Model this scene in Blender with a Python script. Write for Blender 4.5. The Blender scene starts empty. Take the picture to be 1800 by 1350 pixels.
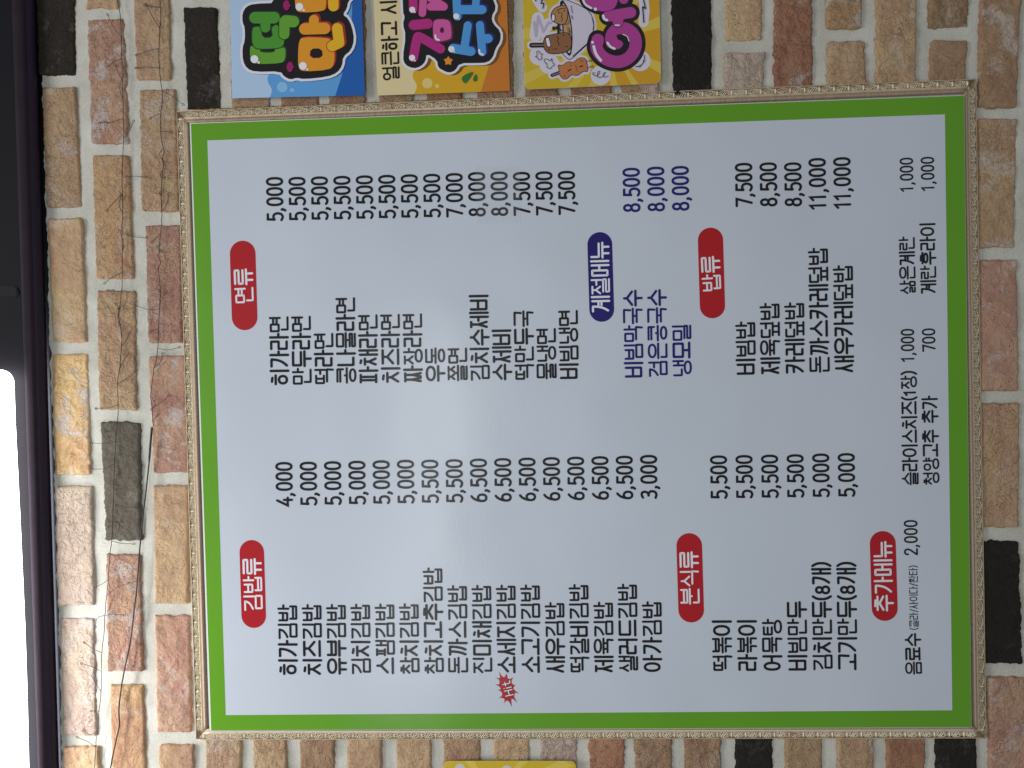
import bpy, bmesh, math, random
import numpy as np
from mathutils import Matrix, Vector, noise

# ------------------------------------------------------------------ camera
C_LOC = np.array([0.07292059, -1.13696532, 0.04963167])
A_, B_, G_ = 0.0422826, 0.02349395, 0.01450808
FPX = 1250.0
def _rot(a, b, c):
    Rx = np.array([[1,0,0],[0,math.cos(a),-math.sin(a)],[0,math.sin(a),math.cos(a)]])
    Ry = np.array([[math.cos(b),0,math.sin(b)],[0,1,0],[-math.sin(b),0,math.cos(b)]])
    Rz = np.array([[math.cos(c),-math.sin(c),0],[math.sin(c),math.cos(c),0],[0,0,1]])
    return Rz @ Ry @ Rx
RC = _rot(A_, B_, G_) @ np.column_stack([[0,0,-1],[1,0,0],[0,-1,0]]).astype(float)
scene = bpy.context.scene
cam_d = bpy.data.cameras.new('camera'); cam = bpy.data.objects.new('camera', cam_d)
scene.collection.objects.link(cam); scene.camera = cam
cam_d.sensor_width = 36; cam_d.lens = 36*FPX/1800; cam_d.clip_end = 50; cam_d.clip_start = 0.01
M = Matrix.Identity(4)
for i in range(3):
    for j in range(3): M[i][j] = RC[i, j]
    M[i][3] = C_LOC[i]
cam.matrix_world = M

# ------------------------------------------------------------------ light
world = bpy.data.worlds.new('World'); scene.world = world; world.use_nodes = True
bgn = world.node_tree.nodes['Background']
bgn.inputs['Color'].default_value = (0.93, 0.96, 1.0, 1); bgn.inputs['Strength'].default_value = 0.25
def area_light(name, loc, target, sx, sy, power, col):
    d = bpy.data.lights.new(name, 'AREA'); d.shape = 'RECTANGLE'; d.size = sx; d.size_y = sy
    d.energy = power; d.color = col
    o = bpy.data.objects.new(name, d); scene.collection.objects.link(o)
    o.location = loc
    o.rotation_euler = (Vector(target)-Vector(loc)).to_track_quat('-Z', 'Y').to_euler()
    return o
# the room's ceiling fittings: one close above the wall, others farther into the room
area_light('ceiling_lamp_near', (-0.50, -0.235, 1.04), (-0.42, 0, 0.55), 0.34, 0.07, 2.15, (1.0, 0.985, 0.985))
area_light('ceiling_lamp_room', (0.30, -1.9, 2.7), (0.1, 0, 0.0), 1.5, 0.9, 34, (0.97, 0.98, 1.0))
# long tube fitting whose soft reflection runs across the menu sheet
def _px(px, py, Y):
    d = np.array([(px-900)/FPX, -(py-675)/FPX, -1.0]) @ RC.T
    return C_LOC + d*(Y-C_LOC[1])/d[1]
_cm = C_LOC.copy(); _cm[1] = 2*(-0.029) - C_LOC[1]
_pts = []
for _p in ((775, 560), (735, 1230)):
    _q = _px(*_p, -0.029); _d = _q-_cm; _pts.append(_q+_d*1.35)
_c = (_pts[0]+_pts[1])/2; _l = float(np.linalg.norm(_pts[1]-_pts[0]))
_t = bpy.data.lights.new('tube_lamp', 'AREA'); _t.shape = 'RECTANGLE'; _t.size = _l; _t.size_y = 0.12; _t.energy = 6.0; _t.color = (0.93, 0.97, 1.0)
_to = bpy.data.objects.new('tube_lamp', _t); scene.collection.objects.link(_to)
_x = Vector(_pts[1]-_pts[0]).normalized(); _z = (Vector(_c)-Vector(_px(720, 900, 0))).normalized(); _y = _z.cross(_x).normalized(); _z = _x.cross(_y)
_m = Matrix((_x, _y, _z)).transposed().to_4x4(); _m.translation = Vector(_c); _to.matrix_world = _m
scene.view_settings.view_transform = 'Standard'; scene.view_settings.look = 'None'
scene.view_settings.exposure = 0.13; scene.view_settings.gamma = 1

# ------------------------------------------------------------------ helpers
def Pn(pts, Y):
    """photo pixels (n,2) -> world points on the plane y=Y"""
    p = np.asarray(pts, float)
    d = np.stack([(p[:,0]-900)/FPX, -(p[:,1]-675)/FPX, -np.ones(len(p))], 1) @ RC.T
    t = (Y - C_LOC[1]) / d[:,1]
    return C_LOC + d*t[:,None]
def P(px, py, Y=0.0): return Pn([(px, py)], Y)[0]

def link(name, me, mat=None, parent=None):
    o = bpy.data.objects.new(name, me); scene.collection.objects.link(o)
    if mat: me.materials.append(mat)
    if parent: o.parent = parent
    return o
def mesh(name, verts, faces, mat=None, parent=None, smooth=False):
    me = bpy.data.meshes.new(name)
    me.from_pydata([tuple(map(float, v)) for v in verts], [], faces)
    if smooth: me.shade_smooth()
    me.update()
    return link(name, me, mat, parent)
def tag(o, label, cat, group=None, kind=None):
    if kind: o['kind'] = kind
    if label: o['label'] = label
    if cat: o['category'] = cat
    if group: o['group'] = group
    return o
def thing(name, label, cat, loc=(0,0,0), group=None):
    o = bpy.data.objects.new(name, None); scene.collection.objects.link(o)
    o.empty_display_size = 0.05; o.location = loc
    return tag(o, label, cat, group)
def keep(o, parent):      # parent while keeping the world-space vertices
    o.parent = parent; o.matrix_parent_inverse = Matrix.Translation(-Vector(parent.location))
    return o

def srgb(r, g, b):
    f = lambda c: (c/255/12.92) if c/255 <= 0.04045 else ((c/255+0.055)/1.055)**2.4
    return (f(r), f(g), f(b), 1)

# ------------------------------------------------------------------ materials
def new_mat(name):
    m = bpy.data.materials.new(name); m.use_nodes = True
    return m, m.node_tree.nodes, m.node_tree.links, m.node_tree.nodes['Principled BSDF']
def sock(col): return col if len(col) == 4 else (*col, 1)
def print_mat(name, col, rough=0.34, var=0.04, coat=0.0, wave=0.014):
    m, N, L, b = new_mat(name)
    tc = N.new('ShaderNodeTexCoord'); n = N.new('ShaderNodeTexNoise'); n.inputs['Scale'].default_value = 9
    n.inputs['Detail'].default_value = 6
    L.new(tc.outputs['Object'], n.inputs['Vector'])
    mx = N.new('ShaderNodeMix'); mx.data_type = 'RGBA'
    c = sock(col)
    mx.inputs[6].default_value = tuple(x*(1-var) for x in c[:3])+(1,)
    mx.inputs[7].default_value = tuple(min(1, x*(1+var)) for x in c[:3])+(1,)
    L.new(n.outputs['Fac'], mx.inputs[0]); L.new(mx.outputs[2], b.inputs['Base Color'])
    b.inputs['Roughness'].default_value = rough
    b.inputs['Coat Weight'].default_value = coat; b.inputs['Coat Roughness'].default_value = 0.12
    # faint orange peel of the vinyl
    n2 = N.new('ShaderNodeTexNoise'); n2.inputs['Scale'].default_value = 260; n2.inputs['Detail'].default_value = 2
    L.new(tc.outputs['Object'], n2.inputs['Vector'])
    bp = N.new('ShaderNodeBump'); bp.inputs['Strength'].default_value = 0.06; bp.inputs['Distance'].default_value = 0.002
    L.new(n2.outputs['Fac'], bp.inputs['Height'])
    n3 = N.new('ShaderNodeTexNoise'); n3.inputs['Scale'].default_value = 3.2; n3.inputs['Detail'].default_value = 1.5
    L.new(tc.outputs['Object'], n3.inputs['Vector'])
    b3 = N.new('ShaderNodeBump'); b3.inputs['Strength'].default_value = 1.0; b3.inputs['Distance'].default_value = wave
    L.new(n3.outputs['Fac'], b3.inputs['Height']); L.new(bp.outputs['Normal'], b3.inputs['Normal'])
    L.new(b3.outputs['Normal'], b.inputs['Normal'])
    return m

def brick_mat():
    m, N, L, b = new_mat('antique_brick')
    oi = N.new('ShaderNodeObjectInfo'); tc = N.new('ShaderNodeTexCoord')
    sc = N.new('ShaderNodeVectorMath'); sc.operation = 'MULTIPLY_ADD'
    rv = N.new('ShaderNodeCombineXYZ')
    mr = N.new('ShaderNodeMath'); mr.operation = 'MULTIPLY'; mr.inputs[1].default_value = 37.0
    L.new(oi.outputs['Random'], mr.inputs[0])
    L.new(mr.outputs[0], rv.inputs[0]); L.new(mr.outputs[0], rv.inputs[1]); L.new(mr.outputs[0], rv.inputs[2])
    sc.inputs[1].default_value = (1,1,1)
    L.new(tc.outputs['Object'], sc.inputs[0]); L.new(rv.outputs[0], sc.inputs[2])
    vec = sc.outputs[0]
    def nz(scale, detail, rough=0.6, dist=0.0):
        n = N.new('ShaderNodeTexNoise'); n.inputs['Scale'].default_value = scale
        n.inputs['Detail'].default_value = detail; n.inputs['Roughness'].default_value = rough
        n.inputs['Distortion'].default_value = dist
        L.new(vec, n.inputs['Vector']); return n.outputs['Fac']
    def ramp(src, p0, p1, c0=0.0, c1=1.0):
        r = N.new('ShaderNodeMapRange'); r.inputs['From Min'].default_value = p0; r.inputs['From Max'].default_value = p1
        r.inputs['To Min'].default_value = c0; r.inputs['To Max'].default_value = c1
        r.interpolation_type = 'SMOOTHSTEP'
        L.new(src, r.inputs['Value']); return r.outputs['Result']
    def mix(fac, a, c, mode='MIX'):
        x = N.new('ShaderNodeMix'); x.data_type = 'RGBA'; x.blend_type = mode
        if isinstance(fac, float): x.inputs[0].default_value = fac
        else: L.new(fac, x.inputs[0])
        for i, v in ((6, a), (7, c)):
            if isinstance(v, tuple): x.inputs[i].default_value = v
            else: L.new(v, x.inputs[i])
        return x.outputs[2]
    def math_(op, a, c):
        x = N.new('ShaderNodeMath'); x.operation = op
        for i, v in ((0, a), (1, c)):
            if isinstance(v, float): x.inputs[i].default_value = v
            else: L.new(v, x.inputs[i])
        return x.outputs[0]
    base = oi.outputs['Color']
    big = nz(11, 3, 0.55, 0.6); mid = nz(38, 6, 0.65, 0.4); fine = nz(420, 5, 0.7); 
    # cloudy firing variation: pinker / more ochre zones
    hsv = N.new('ShaderNodeHueSaturation'); L.new(base, hsv.inputs['Color'])
    hsv.inputs['Hue'].default_value = 0.482; hsv.inputs['Saturation'].default_value = 1.0; hsv.inputs['Value'].default_value = 0.88
    hsv2 = N.new('ShaderNodeHueSaturation'); L.new(base, hsv2.inputs['Color'])
    hsv2.inputs['Hue'].default_value = 0.512; hsv2.inputs['Saturation'].default_value = 0.97; hsv2.inputs['Value'].default_value = 1.07
    c = mix(ramp(big, 0.36, 0.64), hsv.outputs[0], hsv2.outputs[0])
    c = mix(ramp(mid, 0.35, 0.7), c, base)
    c = mix(math_('MULTIPLY', ramp(fine, 0.35, 0.7), 0.10), c, (1,1,1,1), 'SOFT_LIGHT')
    # chalky efflorescence, amount in colour alpha
    eff = nz(16, 2, 0.5, 1.2); eff2 = nz(170, 6, 0.75)
    e = math_('ADD', ramp(eff, 0.44, 0.74), math_('MULTIPLY', math_('SUBTRACT', eff2, 0.5), 3.2))
    e = math_('ADD', e, math_('MULTIPLY', math_('SUBTRACT', fine, 0.5), 1.6))
    e = math_('MULTIPLY', e, ramp(eff, 0.40, 0.56))
    e = math_('MULTIPLY', ramp(e, 0.30, 1.0), oi.outputs['Alpha'])
    c = mix(e, c, (0.60, 0.54, 0.50, 1))
    # dark pits and specks
    v = N.new('ShaderNodeTexVoronoi'); v.inputs['Scale'].default_value = 210; L.new(vec, v.inputs['Vector'])
    vv = N.new('ShaderNodeTexVoronoi'); vv.inputs['Scale'].default_value = 60; L.new(vec, vv.inputs['Vector'])
    speck = math_('MULTIPLY', ramp(v.outputs['Distance'], 0.24, 0.10), ramp(nz(34, 3), 0.47, 0.62))
    c = mix(math_('MULTIPLY', speck, 0.75), c, (0.10, 0.055, 0.035, 1))
    L.new(c, b.inputs['Base Color'])
    b.inputs['Roughness'].default_value = 0.88
    b.inputs['Specular IOR Level'].default_value = 0.28
    # relief
    h = math_('ADD', math_('MULTIPLY', nz(95, 8, 0.62, 0.8), 0.75), math_('MULTIPLY', fine, 0.22))
    h = math_('ADD', h, math_('MULTIPLY', mid, 1.3))
    h = math_('SUBTRACT', h, math_('MULTIPLY', speck, 0.25))
    crack = N.new('ShaderNodeTexNoise'); crack.inputs['Scale'].default_value = 30; crack.inputs['Detail'].default_value = 4
    crack.inputs['Distortion'].default_value = 1.8; L.new(vec, crack.inputs['Vector'])
    ck = math_('ABSOLUTE', math_('SUBTRACT', crack.outputs['Fac'], 0.5), 0.0)
    h = math_('SUBTRACT', h, ramp(ck, 0.012, 0.0, 0.0, 0.16))
    bp = N.new('ShaderNodeBump'); bp.inputs['Strength'].default_value = 0.9; L.new(ramp(oi.outputs['Random'], 0.0, 1.0, 0.0042, 0.0110), bp.inputs['Distance'])
    L.new(h, bp.inputs['Height']); L.new(bp.outputs['Normal'], b.inputs['Normal'])
    return m

def mortar_mat():
    m, N, L, b = new_mat('lime_mortar')
    tc = N.new('ShaderNodeTexCoord')
    def nz(s, d, r=0.6):
        n = N.new('ShaderNodeTexNoise'); n.inputs['Scale'].default_value = s; n.inputs['Detail'].default_value = d
        n.inputs['Roughness'].default_value = r; L.new(tc.outputs['Object'], n.inputs['Vector']); return n.outputs['Fac']
    a = nz(14, 5); f = nz(300, 5, 0.7); g = nz(700, 3, 0.7)
    cr = N.new('ShaderNodeValToRGB'); cr.color_ramp.elements[0].position = 0.3; cr.color_ramp.elements[1].position = 0.72
    cr.color_ramp.elements[0].color = (0.53, 0.515, 0.435, 1); cr.color_ramp.elements[1].color = (0.70, 0.685, 0.615, 1)
    L.new(a, cr.inputs['Fac'])
    mx = N.new('ShaderNodeMix'); mx.data_type = 'RGBA'; mx.blend_type = 'OVERLAY'; mx.inputs[0].default_value = 0.35
    L.new(cr.outputs['Color'], mx.inputs[6]); L.new(f, mx.inputs[7])
    L.new(mx.outputs[2], b.inputs['Base Color']); b.inputs['Roughness'].default_value = 0.93
    ad = N.new('ShaderNodeMath'); ad.operation = 'ADD'; L.new(f, ad.inputs[0]); L.new(g, ad.inputs[1])
    bp = N.new('ShaderNodeBump'); bp.inputs['Strength'].default_value = 0.7; bp.inputs['Distance'].default_value = 0.0016
    L.new(ad.outputs[0], bp.inputs['Height']); L.new(bp.outputs['Normal'], b.inputs['Normal'])
    return m

def gold_mat(name, c0, c1, rough=0.42, metal=0.35, stretch=(1,1,1), scale=60):
    m, N, L, b = new_mat(name)
    tc = N.new('ShaderNodeTexCoord'); mp = N.new('ShaderNodeMapping'); mp.inputs['Scale'].default_value = stretch
    n = N.new('ShaderNodeTexNoise'); n.inputs['Scale'].default_value = scale; n.inputs['Detail'].default_value = 6
    L.new(tc.outputs['Object'], mp.inputs['Vector']); L.new(mp.outputs[0], n.inputs['Vector'])
    cr = N.new('ShaderNodeValToRGB'); cr.color_ramp.elements[0].position = 0.34; cr.color_ramp.elements[1].position = 0.66
    cr.color_ramp.elements[0].color = sock(c0); cr.color_ramp.elements[1].color = sock(c1)
    L.new(n.outputs['Fac'], cr.inputs['Fac']); L.new(cr.outputs['Color'], b.inputs['Base Color'])
    b.inputs['Roughness'].default_value = rough; b.inputs['Metallic'].default_value = metal
    bp = N.new('ShaderNodeBump'); bp.inputs['Strength'].default_value = 0.25; bp.inputs['Distance'].default_value = 0.001
    L.new(n.outputs['Fac'], bp.inputs['Height']); L.new(bp.outputs['Normal'], b.inputs['Normal'])
    return m

def plain_mat(name, col, rough=0.5, metal=0.0, noise_amt=0.12, scale=80):
    m, N, L, b = new_mat(name)
    tc = N.new('ShaderNodeTexCoord'); n = N.new('ShaderNodeTexNoise'); n.inputs['Scale'].default_value = scale
    n.inputs['Detail'].default_value = 5
    L.new(tc.outputs['Object'], n.inputs['Vector'])
    mx = N.new('ShaderNodeMix'); mx.data_type = 'RGBA'; c = sock(col)
    mx.inputs[6].default_value = tuple(x*(1-noise_amt) for x in c[:3])+(1,)
    mx.inputs[7].default_value = tuple(x*(1+noise_amt) for x in c[:3])+(1,)
    L.new(n.outputs['Fac'], mx.inputs[0]); L.new(mx.outputs[2], b.inputs['Base Color'])
    b.inputs['Roughness'].default_value = rough; b.inputs['Metallic'].default_value = metal
    return m

MB = brick_mat(); MM = mortar_mat()

# ------------------------------------------------------------------ the brick wall
BR = -0.010          # mean brick face
wall = thing('brick_wall', 'wall of tan, red and black antique bricks with thick pale mortar', 'wall', (0,0,0))
TAN=(0.53,0.35,0.205); ORG=(0.53,0.32,0.175); YEL=(0.64,0.42,0.20); PNK=(0.49,0.285,0.195); RED=(0.36,0.175,0.105)
PALE=(0.60,0.47,0.365); DRK=(0.034,0.026,0.019); BLK=(0.019,0.016,0.013); GRY=(0.135,0.115,0.085); BRN=(0.37,0.23,0.135)
# (x left top, x right top, y top, x left bottom, x right bottom, y bottom, colour, chalk)
bricks = [
 (60,129,-95,68,133,132,DRK,.08),(74,134,153,80,144,365,TAN,.55),(82,146,384,91,153,603,TAN,.35),(89,154,621,97,161,835,YEL,.75),
 (99,163,854,103,167,1065,PALE,.25),(105,166,1086,110,170,1294,PALE,.6),(111,175,1312,117,180,1520,TAN,.2),
 (146,206,-200,151,208,15,TAN,.2),(152,217,32,161,227,252,PNK,.85),(163,228,273,168,236,491,ORG,.25),(169,238,510,175,241,721,TAN,.15),
 (176,246,741,186,250,950,GRY,.1),(184,248,974,189,252,1181,PNK,.6),(193,253,1203,197,259,1430,ORG,.3),
 (234,297,-75,240,302,141,TAN,.25),(244,309,157,250,317,372,TAN,.35),(253,318,395,260,322,603,PNK,.35),(260,326,625,269,333,831,PNK,.7),
 (268,331,852,272,334,1061,TAN,.35),(272,334,1081,278,339,1287,PNK,.45),(279,341,1309,284,346,1510,TAN,.25),
 (321,382,12,329,388,193,DRK,.12),(317,381,-200,321,382,-8,TAN,.2),
 # above the board, between and under the posters
 (402,473,-30,407,475,205,BRN,.25),(488,558,-60,494,560,205,BRN,.1),(573,642,-20,579,643,205,BRN,.1),(661,726,-90,667,728,205,BRN,.35),
 (745,812,-40,750,813,200,RED,.15),(834,902,-70,839,903,200,BRN,.15),(918,981,-30,923,982,196,BRN,.1),(1001,1074,-80,1005,1076,190,RED,.15),
 (1089,1158,-30,1094,1158,185,BRN,.6),(1178,1251,-90,1184,1251,172,BLK,.06),
 (1271,1340,-150,1275,1339,71,TAN,.1),(1273,1345,92,1273,1342,176,PALE,.9),(1361,1426,-100,1360,1429,168,RED,.6),
 (1449,1517,-160,1452,1515,51,ORG,.7),(1452,1521,73,1453,1522,170,TAN,.12),(1540,1612,-110,1539,1609,162,TAN,.7),
 (1632,1705,-160,1632,1703,49,BRN,.45),(1636,1700,71,1634,1697,160,BRN,.12),
 (1723,1796,-50,1718,1787,190,BRN,.5),(1719,1789,208,1719,1784,436,TAN,.55),(1721,1788,456,1722,1791,687,PNK,.6),
 (1724,1791,709,1725,1791,928,TAN,.3),(1723,1791,950,1729,1797,1167,BLK,.05),(1735,1803,1189,1739,1810,1415,PNK,.45),
 (1722,1796,-290,1722,1796,-70,TAN,.2),
 # next course, outside the frame on the right
 (1812,1880,-150,1812,1880,80,TAN,.2),(1812,1880,100,1812,1880,320,ORG,.3),(1814,1880,340,1814,1880,560,TAN,.2),(1815,1882,580,1815,1882,800,RED,.3),
 (1816,1882,820,1817,1884,1040,TAN,.2),(1818,1886,1060,1819,1886,1280,BRN,.2),(1821,1888,1300,1822,1888,1500,TAN,.2),
 # below the board
 (362,425,1272,364,428,1490,TAN,.35),(443,504,1262,445,506,1420,TAN,.3),(525,588,1275,526,590,1480,BRN,.3),(609,671,1266,610,673,1460,TAN,.25),
 (695,758,1272,697,760,1490,TAN,.35),(779,844,1266,780,846,1440,TAN,.15),(867,931,1270,868,932,1480,TAN,.3),(949,1014,1264,952,1017,1450,PALE,.75),
 (1035,1097,1268,1037,1099,1480,RED,.12),(1115,1181,1262,1117,1183,1450,BRN,.15),(1203,1267,1262,1204,1268,1490,BRN,.25),(1292,1358,1258,1293,1361,1440,BLK,.05),
 (1379,1445,1262,1382,1447,1490,BRN,.25),(1471,1536,1262,1472,1538,1450,TAN,.6),(1558,1626,1258,1558,1628,1480,RED,.3),(1643,1716,1262,1647,1719,1460,BLK,.06),
]
# the courses go on beyond the picture on every side
def _extend():
    rnd = random.Random(3); cols = [TAN,TAN,ORG,PNK,BRN,RED,PALE,TAN,BLK]
    for xl in (1902, 1990, 2078):
        y = -330 + rnd.uniform(0, 120)
        while y < 1560:
            bricks.append((xl, xl+67, y, xl+2, xl+69, y+215, rnd.choice(cols), rnd.uniform(.1,.6))); y += 235
    base = list(bricks)
    for q in base:
        if q[0] > 1895: continue
        same = [k for k in base if abs(k[0]-q[0]) < 34]
        if q[2] < 60 and q[2] == min(k[2] for k in same):
            y = q[2]-19
            while y > -330:
                bricks.append((q[0]-7, q[1]-7, y-215, q[0], q[1], y, rnd.choice(cols), rnd.uniform(.1,.6))); y -= 234
        if q[5] > 1300 and q[5] == max(k[5] for k in same):
            y = q[5]+19
            while y < 1560:
                bricks.append((q[3], q[4], y, q[3]+5, q[4]+5, y+215, rnd.choice(cols), rnd.uniform(.1,.6))); y += 234
_extend()
random.seed(7)
NU, NV = 66, 32
def make_brick(q, idx):
    xl0,xr0,y0,xl1,xr1,y1,col,chalk = q
    corners = Pn([(xl0,y0),(xr0,y0),(xr1,y1),(xl1,y1)], BR)
    c = corners.mean(0)
    a,b_,d,e = [k-c for k in corners]     # tl tr br bl in image terms
    seed = idx*7.31
    L_ = np.linalg.norm(e-a); W_ = np.linalg.norm(b_-a)
    nu = max(14, int(L_/0.0017)); nv = NV
    verts = []; faces = []
    rc = 0.0055
    rough_k = random.uniform(0.6, 1.25)
    tilt_u = random.uniform(-1,1)*0.0012; tilt_v = random.uniform(-1,1)*0.0015; proud = random.uniform(-0.001, 0.0016)
    def pos(s, t):   # s along width, t along length, 0..1
        p = (a*(1-s)+b_*s)*(1-t) + (e*(1-s)+d*s)*t
        # rounded corners
        du = min(s, 1-s)*W_; dv = min(t, 1-t)*L_
        if du < rc and dv < rc:
            k = max(0.0, math.hypot(rc-du, rc-dv)/rc - 1)
            cen = c*0
            sx = 1 if s < .5 else -1; sy = 1 if t < .5 else -1
            p = p + (b_-a)/W_*sx*k*rc*0.62 + (e-a)/L_*sy*k*rc*0.62
        edge = max(0.0, 1 - min(du, dv)/0.007)
        n1 = noise.noise(Vector((p[0]*70, seed, p[2]*70)))*0.0022 + noise.fractal(Vector((p[0]*210, seed+9, p[2]*210)),0.8,2.2,2)*0.0017
        n2 = noise.noise(Vector((p[0]*70, seed+30, p[2]*70)))*0.0022 + noise.fractal(Vector((p[0]*210, seed+39, p[2]*210)),0.8,2.2,2)*0.0017
        p = p + np.array([n1*edge, 0, n2*edge])*rough_k
        dmin = min(du, dv)
        h = 0.0052*(1-math.exp(-dmin/0.0011))
        h += noise.fractal(Vector((p[0]*55, seed+3, p[2]*55)), 1.0, 2.1, 4)*0.0017*rough_k
        h += noise.noise(Vector((p[0]*18, seed+5, p[2]*18)))*0.0014
        h += tilt_u*(s-.5)*2 + tilt_v*(t-.5)*2 + proud
        return (p[0], p[1]-h+0.0032, p[2])
    # clustered spacing near borders
    us = np.concatenate([[0, .012, .034], np.linspace(.065, .935, nv-6), [.966, .988, 1]])
    vs = np.concatenate([[0, .004, .011], np.linspace(.02, .98, nu-6), [.989, .996, 1]])
    for t in vs:
        for s in us: verts.append(pos(s, t))
    nvv = len(us); nuu = len(vs)
    for i in range(nuu-1):
        for j in range(nvv-1):
            k = i*nvv+j; faces.append((k, k+nvv, k+nvv+1, k+1))
    ring = [j for j in range(nvv)] + [i*nvv+nvv-1 for i in range(1,nuu)] + [(nuu-1)*nvv+j for j in range(nvv-2,-1,-1)] + [i*nvv for i in range(nuu-2,0,-1)]
    n0 = len(verts)
    for r in ring:
        v = verts[r]; verts.append((v[0]*1.0, 0.03, v[2]*1.0))
    for i in range(len(ring)):
        j = (i+1) % len(ring); faces.append((ring[i], ring[j], n0+j, n0+i))
    o = mesh('brick', verts, faces, MB, wall, smooth=True)
    o.location = tuple(c); 
    # vertices are relative to c; y of verts relative too
    k = random.uniform(0.92, 1.08)
    o.color = (col[0]*k, col[1]*k*random.uniform(.97,1.03), col[2]*k, chalk)
    return o
for i, q in enumerate(bricks): make_brick(q, i)

# mortar bed: one relief sheet; its upper edge stops a little short of the top course
def mortar():
    verts = []; faces = []
    ys = np.arange(-330, 1560, 5.0); 
    xs = np.concatenate([np.arange(0, 262, 4.0), np.arange(262, 1500, 9.0), np.arange(1500, 2120, 6.0)])
    for y in ys:
        ledge = 76 + (y-150)*0.031 if y < 900 else 99.3+(y-900)*0.026
        ledge += noise.noise(Vector((y*0.06, 3.3, 0)))*4 + noise.noise(Vector((y*0.25, 8, 0)))*2 + 4
        row = Pn(np.stack([xs+ledge, np.full(len(xs), y)], 1), 0.0)
        for p in row:
            h = noise.noise(Vector((p[0]*40, 0, p[2]*40)))*0.0012 + noise.noise(Vector((p[0]*150, 5, p[2]*150)))*0.0006
            verts.append((p[0], -0.0074-h, p[2]))
    n = len(xs)
    for i in range(len(ys)-1):
        for j in range(n-1):
            k = i*n+j; faces.append((k, k+n, k+n+1, k+1))
    m = mesh('mortar', verts, faces, MM, wall, smooth=True)
    return m
mortar()

# ------------------------------------------------------------------ top housing with the lit panel
M_HOUSE = plain_mat('dark_housing_flare_tint', (0.022, 0.015, 0.031), 0.50, 0.0, 0.25, 30)  # purple haze of lens flare put into the dark housing colours
M_HOUSE2 = plain_mat('dark_housing_lip', (0.024, 0.015, 0.024), 0.45, 0.0, 0.3, 40)
M_FASC = plain_mat('dark_fascia_paint', (0.006, 0.005, 0.008), 0.6, 0.0, 0.25, 30)
M_FASC.node_tree.nodes['Principled BSDF'].inputs['Specular IOR Level'].default_value = 0.12
M_BACK = plain_mat('gap_panel_shade_tint', (0.035, 0.038, 0.052), 0.75, 0.0, 0.2, 50)  # shade of the recess painted as dark colour, lifted bluish for flare haze
for _m in (M_HOUSE, M_HOUSE2): _m.node_tree.nodes['Principled BSDF'].inputs['Specular IOR Level'].default_value = 0.18
M_METAL = plain_mat('bracket_metal', (0.012, 0.012, 0.015), 0.6, 0.0)
m_, N_, L_, b_ = new_mat('lit_diffuser')
b_.inputs['Base Color'].default_value = (0.9,0.9,0.9,1); b_.inputs['Emission Color'].default_value = (1.0, 0.985, 1.0, 1)
b_.inputs['Emission Strength'].default_value = 9.0
M_LIT = m_
house = thing('light_housing', 'dark housing, purplish from painted-in lens flare, along the top of the brick wall holding a bright white lit panel', 'light fitting', (0,0,0.72))
def strip(name, edges, mat, parent, ys=(-330, 1560), n=40, smooth=True):
    """edges: list of (x at y=0, x at y=1350, Y) -> lofted strip along the wall top"""
    verts=[]; faces=[]
    yy = np.linspace(ys[0], ys[1], n)
    for y in yy:
        for (x0, x1, Y) in edges:
            verts.append(P(x0+(x1-x0)*y/1350, y, Y))
    m = len(edges)
    for i in range(n-1):
        for j in range(m-1):
            k=i*m+j; faces.append((k, k+1, k+m+1, k+m))
    o = mesh(name, verts, faces, mat, None, smooth); keep(o, parent); return o
strip('gap_panel', [(20,70,0.012),(110,160,0.012)], M_BACK, house)
# lower roll of the housing: rounded nose, then a flat fascia with the lit opening
strip('rail', [(64,104,0.010),(62,102,-0.012),(58,98,-0.022),(50,90,-0.028),(44,84,-0.030)], M_HOUSE, house)
strip('rail', [(44,84,-0.0302),(41,81,-0.0335),(35,76,-0.036),(26,70,-0.038),(20,66,-0.0382)], M_HOUSE2, house)
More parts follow.
